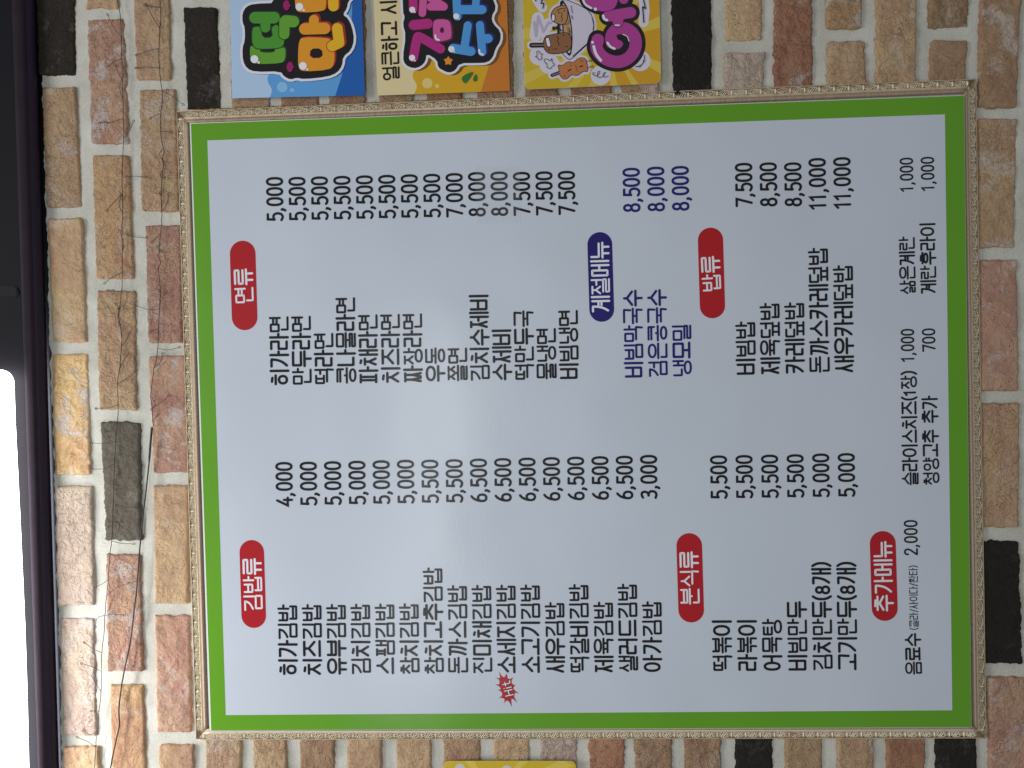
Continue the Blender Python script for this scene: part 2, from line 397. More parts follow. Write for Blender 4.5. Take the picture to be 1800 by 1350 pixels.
# fascia around the opening (opening: rounded rectangle from y=650 downwards in the photo)
def fascia():
    YF=-0.0384
    bm = bmesh.new()
    # opening outline in px: right edge from (24,~675) to (55,1350)... ; corner radius ~22
    op=[]
    r=24
    cx,cy=1.0,650+r
    for k in range(10):
        a=math.pi/2*(1-k/9); op.append((cx+r*math.cos(a), cy-r*math.sin(a)))
    op += [(27,740),(30,800),(35,900),(40,1010),(44,1100),(48,1220),(51,1350),(59,1600)]
    outer=[(20,  -330)]
    def xr(y): return 20+46*y/1350
    # build quads between opening edge and the lip for y>650, plus the solid part above
    verts=[];faces=[]
    pts_in=[(-400,650)]+op
    # solid part above the opening
    ysol=np.linspace(-330,650,12)
    for y in ysol:
        verts += [P(-400,y,YF),P(1,y,YF),P(xr(y),y,YF)]
    for i in range(11):
        k=i*3; faces += [(k,k+1,k+4,k+3),(k+1,k+2,k+5,k+4)]
    n0=len(verts)
    # right side strip
    for (x,y) in op:
        verts += [P(x,y,YF),P(max(xr(y),x+3),y,YF)]
    for i in range(len(op)-1):
        k=n0+i*2; faces.append((k,k+1,k+3,k+2))
    o=mesh('fascia',verts,faces,M_FASC,None); keep(o,house)
    # reveal of the opening
    verts=[];faces=[]
    full=[(-400,650)]+op
    for (x,y) in full: verts += [P(x,y,YF),P(x,y,YF+0.004)]
    for i in range(len(full)-1): faces.append((2*i,2*i+1,2*i+3,2*i+2))
    o=mesh('opening_edge',verts,faces,M_HOUSE2,None); keep(o,house)
    verts=[P(-400,645,YF+0.003)]+[P(-400,1600,YF+0.003)]
    ring=[(x,y) for x,y in op]; V=[];F=[]
    prof=[(0.0,0.003),(1.0,-0.012),(4,-0.020),(14,-0.026),(420,-0.028)]
    ring=[(-400,650)]+ring
    for (x,y) in ring:
        for (ins,yo) in prof:
            yy=max(y,650+ins) if y<700 else y
            V.append(P(min(x,max(x-ins,-400)),yy,YF+yo))
    m=len(prof)
    for i in range(len(ring)-1):
        for j in range(m-1):
            k=i*m+j; F.append((k,k+m,k+m+1,k+1))
    o=mesh('lit_panel',V,F,M_LIT,None,True); keep(o,house)
fascia()
# faint lengthwise ridge on the fascia, mounting tab with its screw
def disc_verts(cx, cy, r, Y, n=20, a0=0, a1=2*math.pi):
    return [P(cx+r*math.cos(a0+(a1-a0)*k/n), cy+r*math.sin(a0+(a1-a0)*k/n), Y) for k in range(n)]
def slab(name, pts, Y0, Y1, mat, parent):
    n=len(pts); v=[P(x,y,Y1) for x,y in pts]+[P(x,y,Y0) for x,y in pts]
    f=[tuple(range(n))]+[(i,(i+1)%n,n+(i+1)%n,n+i) for i in range(n)]
    o=mesh(name,v,f,mat,None)
    bm=bmesh.new(); bm.from_mesh(o.data); bmesh.ops.recalc_face_normals(bm,faces=bm.faces); bm.to_mesh(o.data); bm.free()
    return keep(o,parent)
M_METAL.node_tree.nodes['Principled BSDF'].inputs['Specular IOR Level'].default_value = 0.12
tabp=[(-30,503),(24,503),(30,506),(33,512),(32,518),(27,521),(-30,521)]
tab=slab('mounting_tab',tabp,-0.0383,-0.0400,M_METAL,house)
sc_=slab('screw',[(26+4*math.cos(k*math.pi/6),512+4*math.sin(k*math.pi/6)) for k in range(12)],-0.0400,-0.0412,M_METAL,house)

# ------------------------------------------------------------------ ribbon lettering
def chaikin(pts, it=2, closed=False):
    pts=[np.array(p,float) for p in pts]
    for _ in range(it):
        out=[]
        n=len(pts)
        rng=range(n) if closed else range(n-1)
        if not closed: out.append(pts[0])
        for i in rng:
            a=pts[i]; b=pts[(i+1)%n]
            out += [a*.75+b*.25, a*.25+b*.75]
        if not closed: out.append(pts[-1])
        pts=out
    return pts
def round_poly(pts, r=5.0, closed=False):
    """polyline with each corner cut by a small arc"""
    pts=[np.array(p,float) for p in pts]; n=len(pts); out=[]
    for i in range(n):
        if not closed and i in (0,n-1): out.append(pts[i]); continue
        a=pts[i-1]; b=pts[i]; c=pts[(i+1)%n]
        la=np.linalg.norm(a-b); lc=np.linalg.norm(c-b); rr=min(r,la*.45,lc*.45)
        p0=b+(a-b)/la*rr; p2=b+(c-b)/lc*rr
        for t in (0,.25,.5,.75,1): out.append(p0*(1-t)**2+2*b*t*(1-t)+p2*t*t)
    return out
def ribbon(pts, w, closed=False):
    """-> verts2d, faces of a stroke of width w with round caps"""
    q=[pts[0]]
    for p in pts[1:]:
        if np.linalg.norm(p-q[-1])>1e-4: q.append(p)
    if closed and np.linalg.norm(q[0]-q[-1])<1e-4: q.pop()
    pts=q; n=len(pts); V=[]; F=[]
    for i in range(n):
        if closed: d0=pts[i]-pts[i-1]; d1=pts[(i+1)%n]-pts[i]
        else:
            d0=pts[i]-pts[i-1] if i>0 else pts[1]-pts[0]
            d1=pts[i+1]-pts[i] if i<n-1 else pts[-1]-pts[-2]
        d0=d0/np.linalg.norm(d0); d1=d1/np.linalg.norm(d1)
        nn=np.array([-(d0+d1)[1],(d0+d1)[0]]); l=np.linalg.norm(nn)
        nn = nn/l if l>1e-6 else np.array([-d0[1],d0[0]])
        k=1/max(.5, abs(nn@np.array([-d0[1],d0[0]])))
        V += [pts[i]+nn*w/2*k, pts[i]-nn*w/2*k]
    m = n if closed else n-1
    for i in range(m):
        a=2*i; b=2*((i+1)%n); F.append((a,a+1,b+1,b))
    if not closed:
        for end in (0,1):
            i=0 if end==0 else n-1
            d=(pts[0]-pts[1]) if end==0 else (pts[-1]-pts[-2]); d=d/np.linalg.norm(d)
            L0=V[2*i] if end==1 else V[2*i+1]
            nrm=np.array([-d[1],d[0]])
            base=len(V); idx=[]
            for k in range(1,6):
                a=math.pi/2-math.pi*k/6
                V.append(pts[i]+nrm*w/2*math.sin(a)+d*w/2*math.cos(a)); idx.append(base+k-1)
            first = 2*i if end==1 else 2*i+1; last = 2*i+1 if end==1 else 2*i
            F.append(tuple([first]+idx+[last]))
    return V,F

def ell(cx,cy,rx,ry,n=28,sq=2.0):
    out=[]
    for k in range(n):
        a=2*math.pi*k/n; c=math.cos(a); s=math.sin(a)
        out.append((cx+rx*math.copysign(abs(c)**(2/sq),c), cy+ry*math.copysign(abs(s)**(2/sq),s)))
    return out
# consonants in a unit box (x right, y up); ('o', ...) = closed
CON={
 'ㄱv':[[(0,1),(.98,1),(.9,.62),(.62,.28),(.12,0)]], 'ㄱh':[[(0,1),(1,1),(.96,.0)]],
 'ㄴ':[[(0,1),(0,.02),(1,.02)]], 'ㄷ':[[(1,1),(0,1),(0,0),(1,0)]],
 'ㄹ':[[(0,1),(1,1),(1,.52),(0,.52),(0,0),(1,0)]], 'ㅁ':[['c',(0,1),(1,1),(1,0),(0,0)]],
 'ㅂ':[[(0,1),(.0,0),(1,0),(1,1)],[(0,.54),(1,.54)]],
 'ㅅ':[[(.5,1),(.5,.66),(0,0)],[(.5,.66),(1,0)]],
 'ㅇ':[['e',.5,.5,.5,.5]],
 'ㅈ':[[(0,1),(1,1)],[(.5,1),(.5,.56),(0,0)],[(.5,.56),(1,0)]],
 'ㅊ':[[(.28,1.04),(.72,1.0)],[(0,.74),(1,.74)],[(.5,.74),(.5,.48),(0,0)],[(.5,.48),(1,0)]],
 'ㅋv':[[(0,1),(.98,1),(.9,.62),(.62,.28),(.12,0)],[(.05,.56),(.86,.58)]],
 'ㅋh':[[(0,1),(1,1),(1,.0)],[(0,.5),(1,.5)]],
 'ㅌ':[[(1,1),(0,1),(0,0),(1,0)],[(0,.52),(.95,.52)]],
 'ㅍ':[[(0,1),(1,1)],[(.27,1),(.27,0)],[(.73,1),(.73,0)],[(0,0),(1,0)]],
 'ㅎ':[[(.28,1.03),(.72,1.0)],[(0,.77),(1,.77)],['e',.5,.27,.42,.27]],
}
DBL={'ㄲ':'ㄱ','ㄸ':'ㄷ','ㅉ':'ㅈ','ㅃ':'ㅂ'}
LEADS='ㄱㄲㄴㄷㄸㄹㅁㅂㅃㅅㅆㅇㅈㅉㅊㅋㅌㅍㅎ'
VOW='ㅏㅐㅑㅒㅓㅔㅕㅖㅗㅘㅙㅚㅛㅜㅝㅞㅟㅠㅡㅢㅣ'
TAIL=['','ㄱ','ㄲ','ㄳ','ㄴ','ㄵ','ㄶ','ㄷ','ㄹ','ㄺ','ㄻ','ㄼ','ㄽ','ㄾ','ㄿ','ㅀ','ㅁ','ㅂ','ㅄ','ㅅ','ㅆ','ㅇ','ㅈ','ㅊ','ㅋ','ㅌ','ㅍ','ㅎ']
def put(j, box, kind='h'):
    x0,y0,x1,y1=box
    if j in DBL:
        w=(x1-x0); g=w*.14
        return put(DBL[j],(x0,y0,x0+(w-g)/2-1,y1),kind)+put(DBL[j],(x0+(w+g)/2+1,y0,x1,y1),kind)
    if j=='ㄻ':
        w=(x1-x0); return put('ㄹ',(x0,y0,x0+w*.42,y1))+put('ㅁ',(x0+w*.62,y0,x1,y1))
    key=j if j in CON else j+kind
    out=[]
    for st in CON[key]:
        if st[0]=='e':
            _,cx,cy,rx,ry=st
            out.append(('c',[np.array(p) for p in ell(x0+cx*(x1-x0),y0+cy*(y1-y0),rx*(x1-x0),ry*(y1-y0),26,2.25)]))
        elif st[0]=='c':
            out.append(('c',round_poly([(x0+a*(x1-x0),y0+b*(y1-y0)) for a,b in st[1:]],4,True)))
        else:
            pts=[(x0+a*(x1-x0),y0+b*(y1-y0)) for a,b in st]
            if key in('ㄱv','ㅋv') and len(pts)>3:
                head=round_poly(pts[:2]+[pts[2]],5); body=chaikin(pts[1:],2)
                out.append(('s', [np.array(pts[0])]+[np.array(pts[1])*0.9+np.array(pts[0])*0.1]+chaikin([pts[1]]+pts[2:],2)[1:]))
            else: out.append(('s',round_poly(pts,4)))
    return out
def seg(*p): return ('s',[np.array(q,float) for q in p])
def hangul(ch):
    n=ord(ch)-0xAC00; l=LEADS[n//588]; v=VOW[(n%588)//28]; t=TAIL[n%28]
    S=[]
    wide = l in 'ㄲㄸㅉㅃ'
    if v in 'ㅏㅐㅑㅓㅔㅕㅖㅣ':
        y0,y1 = (54,105) if t else (4,104)
        sy0,sy1 = (46,110) if t else (-4,110)
        if l in 'ㅎㅊ' and not t: y0,y1=6,100
        if l in 'ㅇ': y0,y1 = (58,104) if t else (8,102)
        double = v in 'ㅐㅔㅖ'
        xr = 50 if not double else 42
        if v in 'ㅓㅕ': xr -= 3
        if v in 'ㅔㅖ': xr -= 5
        if v=='ㅣ': xr = 58
        if wide: xr += 4
        k='v'
        S += put(l,(9,y0,xr,y1),k)
        m=(sy0+sy1)/2+ (4 if not t else 0)
        if v=='ㅣ': S.append(seg((84,sy0),(84,sy1)))
        elif v=='ㅏ': S += [seg((74,sy0),(74,sy1)),seg((74,m),(93,m))]
        elif v=='ㅑ': S += [seg((74,sy0),(74,sy1)),seg((74,m+10),(93,m+10)),seg((74,m-10),(93,m-10))]
        elif v=='ㅓ': S += [seg((84,sy0),(84,sy1)),seg((xr+10,m),(84,m))]
        elif v=='ㅕ': S += [seg((84,sy0),(84,sy1)),seg((xr+8,m+11),(84,m+11)),seg((xr+8,m-11),(84,m-11))]
        elif v=='ㅐ': S += [seg((65,sy0),(65,sy1-3)),seg((89,sy0),(89,sy1)),seg((65,m),(89,m))]
        elif v=='ㅔ': S += [seg((66,sy0),(66,sy1-3)),seg((89,sy0),(89,sy1)),seg((xr+7,m),(66,m))]
        elif v=='ㅖ': S += [seg((66,sy0),(66,sy1-3)),seg((89,sy0),(89,sy1)),seg((xr+6,m+10),(66,m+10)),seg((xr+6,m-10),(66,m-10))]
        if t:
            S += put(t,(18,-5,87,34) if t!='ㅇ' else (20,-5,86,35))
    elif v in 'ㅗㅛㅜㅠㅡ':
        if not t:
            top = {'ㅗ':(46,106),'ㅛ':(46,106),'ㅜ':(57,108),'ㅠ':(57,108),'ㅡ':(38,104)}[v]
            S += put(l,(13,top[0],87,top[1]))
            y={'ㅗ':4,'ㅛ':4,'ㅜ':34,'ㅠ':34,'ㅡ':4}[v]
            S.append(seg((9,y),(91,y)))
            if v=='ㅗ': S.append(seg((50,y),(50,34)))
            if v=='ㅛ': S += [seg((32,y),(32,34)),seg((68,y),(68,34))]
            if v=='ㅜ': S.append(seg((50,y),(50,-6)))
            if v=='ㅠ': S += [seg((32,y),(32,-6)),seg((68,y),(68,-6))]
        else:
            lo = {'ㅗ':74,'ㅛ':74,'ㅜ':70,'ㅠ':70,'ㅡ':66}[v]
            S += put(l,(15,lo,85,111))
            y={'ㅗ':50,'ㅛ':50,'ㅜ':53,'ㅠ':53,'ㅡ':49}[v]
            S.append(seg((9,y),(91,y)))
            if v=='ㅗ': S.append(seg((50,y),(50,62)))
            if v=='ㅜ': S.append(seg((50,y),(50,40)))
            if v=='ㅠ': S += [seg((34,y),(34,38)),seg((66,y),(66,38))]
            if t=='ㄲ':
                S += put('ㄱ',(14,-4,44,30))+put('ㄱ',(58,-4,88,30))
            else: S += put(t,(15,-6,86,28) if t!='ㅇ' else (18,-6,84,29))
    elif v=='ㅘ':
        S += put(l,(10,66,56,106)); S += [seg((33,60),(33,46)),seg((3,44),(64,44)),seg((78,30),(78,110)),seg((78,70),(95,70))]
        S += put(t,(16,-2,88,24))
    return S,100
DG={
'0':[('c',[np.array(p) for p in ell(28,46,19,41,30,2.35)])],
'1':[('s',[np.array(p,float) for p in [(8,70),(25,86),(25,5)]])],
'2':[('s',chaikin([(9,66),(12,84),(28,90),(44,82),(46,62),(36,44),(22,26),(8,6)],2)),('s',[np.array((8,5.5)),np.array((47,5.5))])],
'3':[('s',chaikin([(11,80),(26,88),(42,84),(45,66),(36,50),(22,49)],2)),('s',chaikin([(24,49),(40,46),(48,34),(44,12),(28,4),(9,10)],2))],
'4':[('s',[np.array(p,float) for p in [(35,86),(6,28),(50,28)]]),('s',[np.array(p,float) for p in [(38,48),(38,5)]])],
'5':[('s',[np.array(p,float) for p in [(43,86),(14,86),(12,49)]]),('s',chaikin([(12,49),(24,56),(40,53),(48,38),(46,16),(34,4),(20,4),(9,11)],2))],
'6':[('c',[np.array(p) for p in ell(28,28,18.5,23,28,2.2)]),('s',chaikin([(37,87),(24,76),(13,54),(9.5,30)],2))],
'7':[('s',[np.array(p,float) for p in [(7,86),(47,86),(23,5)]])],
'8':[('c',[np.array(p) for p in ell(28,67,15.5,19.5,26,2.1)]),('c',[np.array(p) for p in ell(28,26,18.5,21.5,26,2.2)])],
',':[('s',chaikin([(15,7),(15,1),(8,-11)],1)),('s',[np.array((13.,8.)),np.array((13.,7.))])],
'(':[('s',chaikin([(24,108),(11,84),(8,52),(11,20),(24,-6)],2))],
')':[('s',chaikin([(8,108),(21,84),(24,52),(21,20),(8,-6)],2))],
'/':[('s',[np.array((6.,-4.)),np.array((36.,104.))])],
'H':[seg((8,4),(8,88)),seg((50,4),(50,88)),seg((8,47),(50,47))],
'i':[seg((12,4),(12,60)),seg((12,84),(12,86))],
't':[('s',chaikin([(20,88),(20,16),(26,5),(40,8)],2)),seg((6,62),(34,62))],
' ':[],
}
ADV={'0':57,'1':48,'2':56,'3':56,'4':56,'5':55,'6':56,'7':54,'8':57,',':31,'(':33,')':33,'/':42,'H':60,'i':26,'t':44,' ':42}
def layout(text):
    x=0; out=[]
    for ch in text:
        if 0xAC00<=ord(ch)<=0xD7A3: S,a=hangul(ch)
        else: S,a=DG[ch],ADV[ch]
        ch2 = ('T' if (0xAC00<=ord(ch)<=0xD7A3 and (ord(ch)-0xAC00)%28) else ch); out += [(k,[p+np.array((x,0)) for p in pts],ch2) for k,pts in S]; x+=a
    return out,x
def text_mesh(name, text, start, end, height, Y, mat, parent, w=15.0, hscale=None, label=None):
    """text between two photo points (start=left end, end=right end of the mid-line), height = full glyph height in px.
    The line is laid on the board plane y=Y, along the board."""
    strokes,total=layout(text)
    s=P(start[0],start[1],Y); e=P(end[0],end[1],Y)
    up=P(start[0]-height/2,start[1],Y)-P(start[0]+height/2,start[1],Y)
    L=np.linalg.norm(e-s); ex=(e-s)/L; H=np.linalg.norm(up); ez=np.array([-ex[2],0,ex[0]])
    digits_only=all(c in '0123456789,' for c in text)
    span=93 if digits_only else 124
    mid=46 if digits_only else 53
    sx=L/(total-6); sz=H/span
    V=[];F=[]
    for i,(k,pts,ch) in enumerate(strokes):
        # work in isotropic units: scale points first, then ribbon
        q=[np.array(((p[0]-3)*sx,(p[1]-mid)*sz)) for p in pts]
        ww=w*sz*(0.86 if ch=='T' else 1.0)
        v,f=ribbon(q,ww,k=='c')
        base=len(V); dy=-0.00003*(i%7)
        for a in v:
            pnt=s+ex*a[0]+ez*a[1]; V.append((pnt[0],Y+dy,pnt[2]))
        F += [tuple(base+j for j in ff) for ff in f]
    o=mesh(name,V,F,mat,None); keep(o,parent)
    if label: o['label']=label
    return o

# ------------------------------------------------------------------ menu board
board=thing('menu_board','green bordered white menu board in an ornate pale gold frame on the bricks','menu board',(0,0,0))
M_WHITE=print_mat('sheet_white',(0.555,0.60,0.67),0.29,0.015)
M_GREEN=print_mat('sheet_green',srgb(96,156,26),0.29,0.03)
M_EDGE=plain_mat('sheet_edge',(0.75,0.78,0.74),0.6,0,0.03)
M_INK=print_mat('ink_black',(0.008,0.008,0.010),0.29)
M_NAVY=print_mat('ink_navy',srgb(34,28,105),0.29)
M_RED=print_mat('ink_red',srgb(172,14,26),0.29)
M_PALE=print_mat('ink_white',(0.74,0.76,0.80),0.29)
for _m in (M_INK, M_NAVY): _m.node_tree.nodes['Principled BSDF'].inputs['Specular IOR Level'].default_value = 0.36
YS=-0.0290
def grid_sheet(name,c,Y,mat,parent,nu=40,nv=34,wav=0.0,thick=0.0):
    V=[];F=[]
    c=[np.array(k,float) for k in c]
    for j in range(nv+1):
        for i in range(nu+1):
            u=i/nu;v=j/nv
            p=(c[0]*(1-u)+c[1]*u)*(1-v)+(c[3]*(1-u)+c[2]*u)*v
            q=P(p[0],p[1],Y)
            V.append(q)
    n=nu+1
    for j in range(nv):
        for i in range(nu):
            k=j*n+i; F.append((k,k+n,k+n+1,k+1))
    o=mesh(name,V,F,mat,None,True); return keep(o,parent)
# backing board (fills the frame)
slab('backing_board',[(330,214),(1696,160),(1712,1284),(362,1290)],-0.006,-0.016,M_EDGE,board)
gc=[(333.5,216.5),(1695,167.5),(1708,1278.5),(368.5,1284.5)]
slab('sheet',gc,-0.0265,YS+0.0008,M_EDGE,board)
grid_sheet('green_border',[(335.6,217.6),(1694.5,168.2),(1707.6,1278.1),(371.2,1284)],YS+0.0004,M_GREEN,board)
grid_sheet('white_field',[(364.5,246.8),(1661,201),(1674,1248.6),(397,1257)],YS+0.0002,M_WHITE,board)
def pill(x0,x1,y0,y1,mat,text,ts,te):
    # rounded bar: centre-line between the end circle centres, in photo pixels
    r=(x1-x0)/2-1.7
    a=P(x0+r,y0+r,YS);b=P(x1-r,y1-r,YS)
    wv=np.linalg.norm(P(x0+r*2,y0+r,YS)-P(x0,y0+r,YS))
    cs,ce=(x0+r,y0+r),(x1-r,y1-r)
    A=P(*cs,YS);B=P(*ce,YS)
    v,f=ribbon([np.array((A[0],A[2])),np.array((B[0],B[2]))],wv)
    # smoother caps
    V=[];n=22
    d=np.array((B[0]-A[0],B[2]-A[2]));d=d/np.linalg.norm(d);nr=np.array((-d[1],d[0]))
    for k in range(n+1):
        t=math.pi*k/n; q=np.array((B[0],B[2]))+wv/2*(nr*math.cos(t)+d*math.sin(t)); V.append((q[0],YS,q[1]))
    for k in range(n+1):
        t=math.pi*k/n; q=np.array((A[0],A[2]))+wv/2*(-nr*math.cos(t)-d*math.sin(t)); V.append((q[0],YS,q[1]))
    o=mesh('heading_label',V,[tuple(range(len(V)))],mat,None); keep(o,board)
    t=text_mesh('heading_text',text,ts,te,33,YS-0.0001,M_PALE,board,w=14)
    t.parent=o; t.matrix_parent_inverse=Matrix.Identity(4)
    return o
pill(421,467.5,949.6,1103.6,M_RED,'김밥류',(445,1074),(442.5,981))
pill(404,452.5,423.6,580,M_RED,'면류',(429.5,533),(427,472))
pill(1032.5,1079.5,408,565.7,M_NAVY,'계절메뉴',(1056,549),(1053.5,425))
pill(1226.7,1274.5,400,559.7,M_RED,'밥류',(1251,512),(1248,450))
pill(1189,1237.5,937,1094.5,M_RED,'분식류',(1213,1063),(1210.5,969))
pill(1529,1578,933,1092,M_RED,'추가메뉴',(1554,1075),(1551,951))

def block(lines, first, last, adv, height, mat, name, tilt=-0.0, w=16.4, widths=None):
    """first/last: photo pixel (mid-height x, start y) of first and last line"""
    n=len(lines)
    for i,t in enumerate(lines):
        k=i/(n-1) if n>1 else 0
        x=first[0]+(last[0]-first[0])*k; y=first[1]+(last[1]-first[1])*k
        tot=layout(t)[1]/100*adv - adv*0.05
        # the lettering runs parallel to the board's own edge
        a=P(x,y,YS)
        unit=P(x,y-10,YS)-a; m=np.linalg.norm(unit)/10
        o=text_mesh(name,t,(x,y),(x-tot*(0.0155+0.0*x),y-tot),height,YS-0.0001,mat,board,w=w)
G1=['히가김밥','치즈김밥','유부김밥','김치김밥','스팸김밥','참치김밥','참치고추김밥','돈까스김밥','진미채김밥','소세지김밥','소고기김밥','새우김밥','떡갈비김밥','제육김밥','샐러드김밥','아가김밥']
block(G1,(506.5,1186.5),(1147,1181),31.3,33.5,M_INK,'item_name')
PR1=['4,000']+['5,000']*5+['5,500']*2+['6,500']*7+['3,000']
block(PR1,(500,889.5),(1141,877),30.6,29.5,M_INK,'item_price',w=13.6)
G2=['떡볶이','라볶이','어묵탕','비빔만두','김치만두(8개)','고기만두(8개)']
block(G2,(1270,1179.5),(1490,1178),30.8,34,M_INK,'item_name')
block(['5,500']*4+['5,000']*2,(1264,877),(1488.5,873.5),30.6,29.5,M_INK,'item_price',w=13.6)
N1=['히가라면','만두라면','떡라면','콩나물라면','파채라면','치즈라면','짜장라면','우동','쫄면','김치수제비','수제비','떡만두국','물냉면','비빔냉면']
block(N1,(491.5,677),(1000,666),30.9,33.5,M_INK,'item_name')
PR2=['5,000']+['5,500']*7+['7,000','8,000','8,000','7,500','7,500','7,500']
block(PR2,(483.5,388.8),(996.5,377),30.8,29.5,M_INK,'item_price',w=13.6)
block(['비빔막국수','검은콩국수','냉모밀'],(1114,663.5),(1199,661.5),31.1,33,M_NAVY,'item_name')
block(['8,500','8,000','8,000'],(1110.5,373),(1196.5,370.5),31.0,30,M_NAVY,'item_price',w=13.6)
block(['비빔밥','제육덮밥','카레덮밥','돈까스카레덮밥','새우카레덮밥'],(1311,658.5),(1484,654.5),31.6,34,M_INK,'item_name')
block(['7,500','8,500','8,500'],(1308,363),(1394.5,363),30.8,30,M_INK,'item_price',w=13.6)
block(['11,000','11,000'],(1437.5,368),(1481,366.5),30.8,30,M_INK,'item_price',w=13.6)
def one(t,s,e,h,w=16.2,name='item_name'): text_mesh(name,t,s,e,h,YS-0.0001,M_INK,board,w=w)
one('음료수',(1606,1186),(1604,1113),28)
one('(콜라/사이다/환타)',(1606.5,1107),(1605,994),16,12)
one('2,000',(1601.5,976),(1600.5,914),24,12.2,'item_price')
one('슬라이스치즈(1장)',(1600,853),(1597,652),28)
one('1,000',(1595.5,636),(1595,578),23.5,12.2,'item_price')
one('청양고추 추가',(1637,852),(1634,696),28)
one('700',(1633,618),(1632,577),23.5,12.2,'item_price')
one('삶은계란',(1595.5,517),(1593.5,416),27.5)
one('1,000',(1594,337),(1593,277),23.5,12.2,'item_price')
one('계란후라이',(1632,516),(1630,391),27.5)
one('1,000',(1631,335.5),(1630,275.5),23.5,12.2,'item_price')
# the red burst with "Hit"
bp_=[(290,170),(350,285),(440,360),(515,230),(545,370),(600,405),(715,345),(660,440),(665,520),(720,575),(785,572),(720,640),(715,690),(770,750),(875,820),(770,805),(740,860),(745,940),(830,1100),(720,1000),(660,980),(655,1060),(670,1225),(600,1090),(540,1035),(490,1060),(425,1125),(460,1030),(440,980),(385,960),(280,955),(370,905),(388,830),(350,770),(235,715),(325,720),(335,670),(270,600),(165,565),(275,560),(310,510),(290,420),(190,350),(290,380),(320,350)]
bv=[P(860+x/16.875,1170+y/16.875,YS) for x,y in bp_]
bst=mesh('burst_badge',bv,[tuple(range(len(bv)))],print_mat('burst_red',srgb(170,30,38),0.29),None); keep(bst,board)
def hit(dx,dy,mat,w,Y,nm):
    s=(860+585/16.875+dx,1170+905/16.875+dy); e=(860+480/16.875+dx,1170+470/16.875+dy)
    o=text_mesh(nm,'Hit',s,e,20,Y,mat,board,w=w); o.parent=bst; o.matrix_parent_inverse=Matrix.Identity(4)
hit(0.9,0.3,M_INK,15,YS-0.0002,'text_shadow'); hit(0,0,M_PALE,11,YS-0.0005,'burst_text')

# frame rails -------------------------------------------------------
M_GOLD=gold_mat('frame_gold',(0.54,0.41,0.26),(0.68,0.54,0.36),0.42,0.10,(3,3,3),40)
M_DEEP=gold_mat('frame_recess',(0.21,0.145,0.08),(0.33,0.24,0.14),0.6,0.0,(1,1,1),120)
M_COVE=gold_mat('frame_cove',(0.35,0.25,0.175),(0.50,0.375,0.27),0.45,0.05,(2,2,30),20)
M_COVE_H=gold_mat('frame_cove_side',(0.35,0.25,0.175),(0.50,0.375,0.27),0.45,0.05,(30,2,2),20)
M_ORN=gold_mat('frame_ornament',(0.66,0.58,0.42),(0.82,0.75,0.58),0.36,0.15,(1,1,1),150)
outer=[(311,195.5),(1715,139),(1733,1297),(345,1300)]      # tl tr br bl in the photo
OW=[P(x,y,-0.012) for x,y in outer]
# profile: (distance inward m, Y, material slot)
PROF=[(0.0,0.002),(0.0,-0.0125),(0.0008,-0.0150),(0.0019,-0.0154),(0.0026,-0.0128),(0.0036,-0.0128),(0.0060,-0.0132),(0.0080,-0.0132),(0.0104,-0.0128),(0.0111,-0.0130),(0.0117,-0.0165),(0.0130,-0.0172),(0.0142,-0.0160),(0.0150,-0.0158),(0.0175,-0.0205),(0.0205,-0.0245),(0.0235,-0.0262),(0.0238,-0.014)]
def rail(i):
    A=OW[i];B=OW[(i+1)%4];prevd=OW[i]-OW[i-1];nextd=OW[(i+2)%4]-OW[(i+1)%4]
    d=(B-A);L=np.linalg.norm(d);d=d/L
    cen=sum(OW)/4
    inn=np.array([-d[2],0,d[0]]);
    if (cen-A)@inn<0: inn=-inn
    V=[];F=[];N=90
    for k in range(N+1):
        for (w_,Y) in PROF:
            a=A+d*(w_*1.0+0.0005)+inn*w_; b=B-d*(w_*1.0+0.0005)+inn*w_
            p=a+(b-a)*k/N; V.append((p[0],Y,p[2]))
    m=len(PROF)
    for k in range(N):
        for j in range(m-1):
            q=k*m+j; F.append((q,q+1,q+m+1,q+m))
    F.append(tuple(range(m))); F.append(tuple(N*m+j for j in range(m)))
    cove=M_COVE if i in(0,2) else M_COVE_H
    o=mesh('frame_rail',V,F,M_GOLD,None); keep(o,board)
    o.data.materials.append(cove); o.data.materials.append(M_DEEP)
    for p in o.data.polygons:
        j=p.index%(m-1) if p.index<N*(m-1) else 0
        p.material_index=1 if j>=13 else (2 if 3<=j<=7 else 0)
        p.use_smooth=True
    bm=bmesh.new(); bm.from_mesh(o.data); bmesh.ops.recalc_face_normals(bm,faces=bm.faces); bm.to_mesh(o.data); bm.free()
    return o,A,d,inn,L
